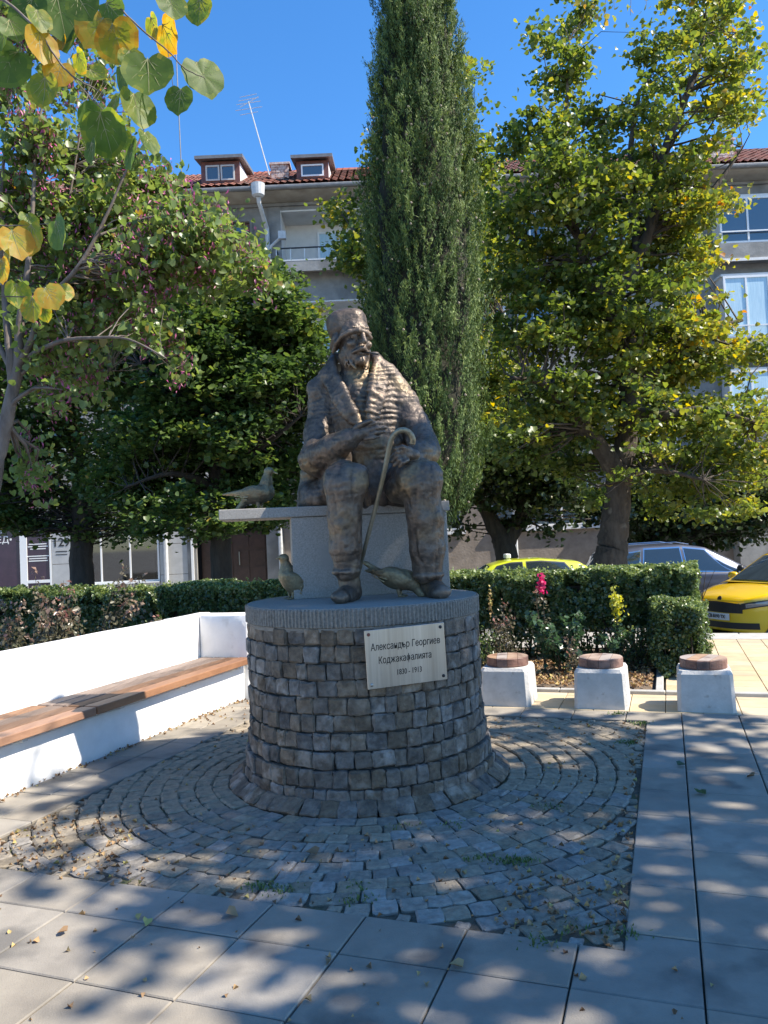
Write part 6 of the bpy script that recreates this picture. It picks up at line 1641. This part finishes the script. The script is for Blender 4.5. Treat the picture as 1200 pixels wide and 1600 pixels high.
    # wheel-arch liners, mirrors, handles
    for s_ in (-1, 1):
        mx = belt[-1][0]-.42; my = min(Wh*.93, plan(mx)*.955); mz = X(belt, mx)+.06
        Q = MB(); 
        Q.lathe([(.02, -.085), (.075, -.06), (.085, 0), (.075, .06), (.02, .085)], 14, Matrix.Translation((mx, s_*(my+.14), mz+.04)) @ Matrix.Rotation(R(90), 4, 'X') @ Matrix.Diagonal((.75, .85, 1.2, 1)))
        Q.box(mx-.03, mx+.03, min(s_*my, s_*(my+.1)), max(s_*my, s_*(my+.1)), mz-.02, mz+.02); Q.build('mirror', m_plast if name == 'parked_minivan' else body, root, smooth=True)
        for hx in (mx-.95, mx-1.85):
            p = surf(hx, .86, 1); MB().box(hx-.10, hx+.10, s_*p.y+(0 if s_ > 0 else -.035), s_*p.y+(.035 if s_ > 0 else 0), p.z-.016, p.z+.016, b=.008).build('door_handle', body if name != 'parked_minivan' else m_chrome, root)
    return root, surf, patch, X, zb
def flank_patch(root, surf, name, rows, mt, off=.008, mirror=True):
    """rows: list of (k, x0, x1) from low to high on the flank/nose surface"""
    for s_ in ((-1, 1) if mirror else (1,)):
        v = []; f = []; nx = 14; rr_ = []
        for j in range(len(rows)-1):
            for q in range(4): t = q/4; rr_.append([rows[j][i]*(1-t)+rows[j+1][i]*t for i in range(3)])
        rr_.append(list(rows[-1]))
        for k, x0, x1 in rr_:
            for i in range(nx+1):
                x = x0+(x1-x0)*i/nx; p = surf(x, k, s_, off); p.x += off*.8; v.append(p)
        for j in range(len(rr_)-1):
            for i in range(nx): f.append((j*(nx+1)+i, j*(nx+1)+i+1, (j+1)*(nx+1)+i+1, (j+1)*(nx+1)+i))
        link(name, mesh(name, v, f), mt, root, smooth=True)
def nose_patch(root, surf, name, ymax, z0, z1, mt, off=.012, ny=24, nz=5, ymin=None, shape=None, rise_=0.):
    """patch on the front of the car found by searching the plan curve for y"""
    xs = np.linspace(1.0, 2.6, 3000)
    def xy(y, z):
        lo, hi = 1.0, surf.__defaults__ and 0 or 0
        best = None
        a, b = 1.0, HALF
        for _ in range(40):
            m_ = (a+b)/2
            kz = 0
            # flank half width at this x for height z
            zb_, zt = ZB(m_), ZT_(m_); k = min(1, max(0, (z-zb_)/(zt-zb_)))
            if surf(m_, k, 1).y > abs(y): a = m_
            else: b = m_
        return a
    v = []; f = []
    y0 = -ymax if ymin is None else ymin
    for j in range(nz+1):
        z = z0+(z1-z0)*j/nz
        for i in range(ny+1):
            y = y0+(ymax-y0)*i/ny
            if shape: zz = z0+(z1-z0)*j/nz*shape(abs(y)/ymax); z_ = zz
            else: z_ = z+rise_*(abs(y)-.45)
            v.append((xy(y, z_)+off, y, z_))
    for j in range(nz):
        for i in range(ny): f.append((j*(ny+1)+i, j*(ny+1)+i+1, (j+1)*(ny+1)+i+1, (j+1)*(ny+1)+i))
    return link(name, mesh(name, v, f), mt, root, smooth=True)
# ---- taxi
pt_top = [(-2.02, .80), (-1.9, .93), (-1.2, .95), (.6, .93), (.95, .93), (1.35, .88), (1.7, .80), (1.9, .735), (1.98, .66), (2.02, .60)]
roof_ = [(-1.92, .97, .62), (-1.45, 1.40, .56), (-.6, 1.465, .56), (.1, 1.45, .56), (.45, 1.39, .55), (1.22, .95, .64)]
belt_ = [(-1.92, .96), (-1.3, .95), (.5, .92), (1.22, .92)]
wins = [(-.62, .16, -.55, .02, .08, .90), (.25, 1.0, .13, .42, .08, .90), (-1.25, -.70, -1.08, -.64, .12, .86)]
txl = (7.34, 13.5, -.40); HALF = 2.02
c_, sf, pch, XX, zbf = car('taxi', 'bright yellow taxi hatchback cut by the right edge', 'taxi', 4.04, 1.74, pt_top, roof_, .315, (-1.24, 1.27), (m_taxi, m_cglass), txl, R(198), belt=belt_, side_win=wins, tilt=0.)
ZB = zbf; ZT_ = lambda x: XX(pt_top, x)
nose_patch(c_, sf, 'grille', .47, .52, .70, m_plast, .010, shape=lambda q: .80+.20*(1-q*q))
for k in range(15):
    yy = -.42+k*.06; nose_patch(c_, sf, 'grille_bar', yy+.012, .53, .68, m_black, .02, ny=2, nz=2, ymin=yy-.004)
nose_patch(c_, sf, 'lower_intake', .66, .27, .37, m_plast, .010)
nose_patch(c_, sf, 'number_plate', .26, .40, .51, m_plate, .016, ny=10, nz=2)
me = text_mesh('CB 8193 TX', .075, .002, 0, .001); me.materials.clear(); o = link('lettering', me, m_ink, c_); o.rotation_euler = (R(90), 0, R(90)); o.location = (2.045, 0, .455)
s_l = MB().lathe([(.045, 0), (.045, .010), (.02, .014)], 18, Matrix.Translation((1.955, 0, .735)) @ Matrix.Rotation(R(65), 4, 'Y')); s_l.build('round_badge', m_plast, c_, smooth=False)
nose_patch(c_, sf, 'grille_trim', .49, .705, .725, m_taxi, .018)
for s_ in (-1, 1):
    a, b = (.46, .80) if s_ > 0 else (-.80, -.46)
    nose_patch(c_, sf, 'headlight', b, .575, .675, m_plast, .012, ymin=a, nz=4, rise_=.22); nose_patch(c_, sf, 'headlight_lens', b-.05 if s_ > 0 else b-.06, .592, .655, m_lamp, .018, ymin=a+.06 if s_ > 0 else a+.05, nz=4, rise_=.22)
    q = MB(); T = Matrix.Translation((1.86, s_*.60, .635)) @ Matrix.Rotation(R(90), 4, 'Y'); q.lathe([(.045, 0), (.05, .02), (.03, .035)], 16, T)
for i in range(2): MB().box(-.05, .05, -.003+i*0, .003, -.0, .0) if False else None
sg = MB(); sg.box(-.12, .12, -.28, .28, 1.49, 1.61, b=.02); sg.build('roof_sign', m_prn, c_)
me = text_mesh('TAXI', .10, .003, 0, .001); me.materials.clear()
for s_ in (1, -1):
    o = link('lettering', me if s_ > 0 else me.copy(), m_ink, c_); o.rotation_euler = (R(90), 0, R(90*s_)); o.location = (.122*s_, 0, 1.55)
# ---- grey minivan
pt2 = [(-2.25, .85), (-2.1, 1.0), (-1.2, 1.03), (1.0, .98), (1.3, .97), (1.7, .90), (2.0, .80), (2.2, .66), (2.25, .6)]
rf2 = [(-2.12, 1.06, .66), (-1.85, 1.50, .60), (-1.0, 1.62, .60), (-.1, 1.63, .60), (.45, 1.55, .60), (1.50, .99, .68)]
bl2 = [(-2.12, 1.06), (-1.2, 1.03), (1.0, .97), (1.50, .97)]
w2 = [(-1.78, -1.12, -1.62, -1.02, .16, .84), (-1.02, -.12, -.92, -.14, .08, .90), (-.02, .92, -.04, .42, .08, .90), (1.0, 1.28, .62, .70, .10, .62)]
p = ony(1090, 880, 17.6)
HALF = 2.25
c2, sf, pch, XX, zbf = car('parked_minivan', 'dark grey minivan parked side-on behind the right hedge', 'car', 4.5, 1.83, pt2, rf2, .33, (-1.32, 1.36), (m_gcar, m_cglass), (p[0]-.13, 17.6+.9, -.52), R(-3), belt=bl2, side_win=w2)
ZB = zbf; ZT_ = lambda x: XX(pt2, x)
for s_ in (-1, 1):
    a, b = (.55, .86) if s_ > 0 else (-.86, -.55); nose_patch(c2, sf, 'headlight', b, .62, .76, m_lamp, .012, ymin=a, nz=4)
nose_patch(c2, sf, 'grille', .5, .55, .68, m_plast, .012)
for s_ in (-1, 1): MB().tube([(-1.5, s_*.57, 1.60), (-1.3, s_*.58, 1.68), (-.2, s_*.58, 1.70), (.1, s_*.58, 1.64)], .012, n=6).build('roof_rail', m_chrome, c2)
# ---- lime car (taxi) beyond the hedge
pt3 = [(-2.1, .82), (-1.95, .95), (-1.2, .97), (1.0, .92), (1.4, .88), (1.8, .78), (2.05, .66), (2.1, .6)]
rf3 = [(-1.95, .99, .62), (-1.35, 1.36, .57), (-.5, 1.46, .57), (.2, 1.45, .57), (.6, 1.36, .56), (1.35, .94, .64)]
bl3 = [(-1.95, .98), (-1.2, .96), (.9, .92), (1.35, .92)]
w3 = [(-1.3, -.15, -1.0, -.16, .08, .90), (-.03, 1.05, -.05, .50, .08, .90)]
p = ony(815, 880, 17.2); HALF = 2.1
c3, sf, pch, XX, zbf = car('parked_hatchback', 'lime yellow car with small white roof sign, only its roof above the hedge', 'car', 4.2, 1.75, pt3, rf3, .31, (-1.28, 1.3), (m_lime, m_cglass), (p[0]-.02, 17.2+.87, -.51), R(182), belt=bl3, side_win=w3)
sg = MB(); sg.box(-.06, .06, -.16, .16, 1.49, 1.60, b=.02); q = sg.build('roof_sign', m_prn, c3); q.location = (.16, 0, 0)
ZB = zbf; ZT_ = lambda x: XX(pt3, x)
for s_ in (-1, 1):
    a, b = (.5, .8) if s_ > 0 else (-.8, -.5); nose_patch(c3, sf, 'headlight', b, .6, .72, m_lamp, .012, ymin=a, nz=4)
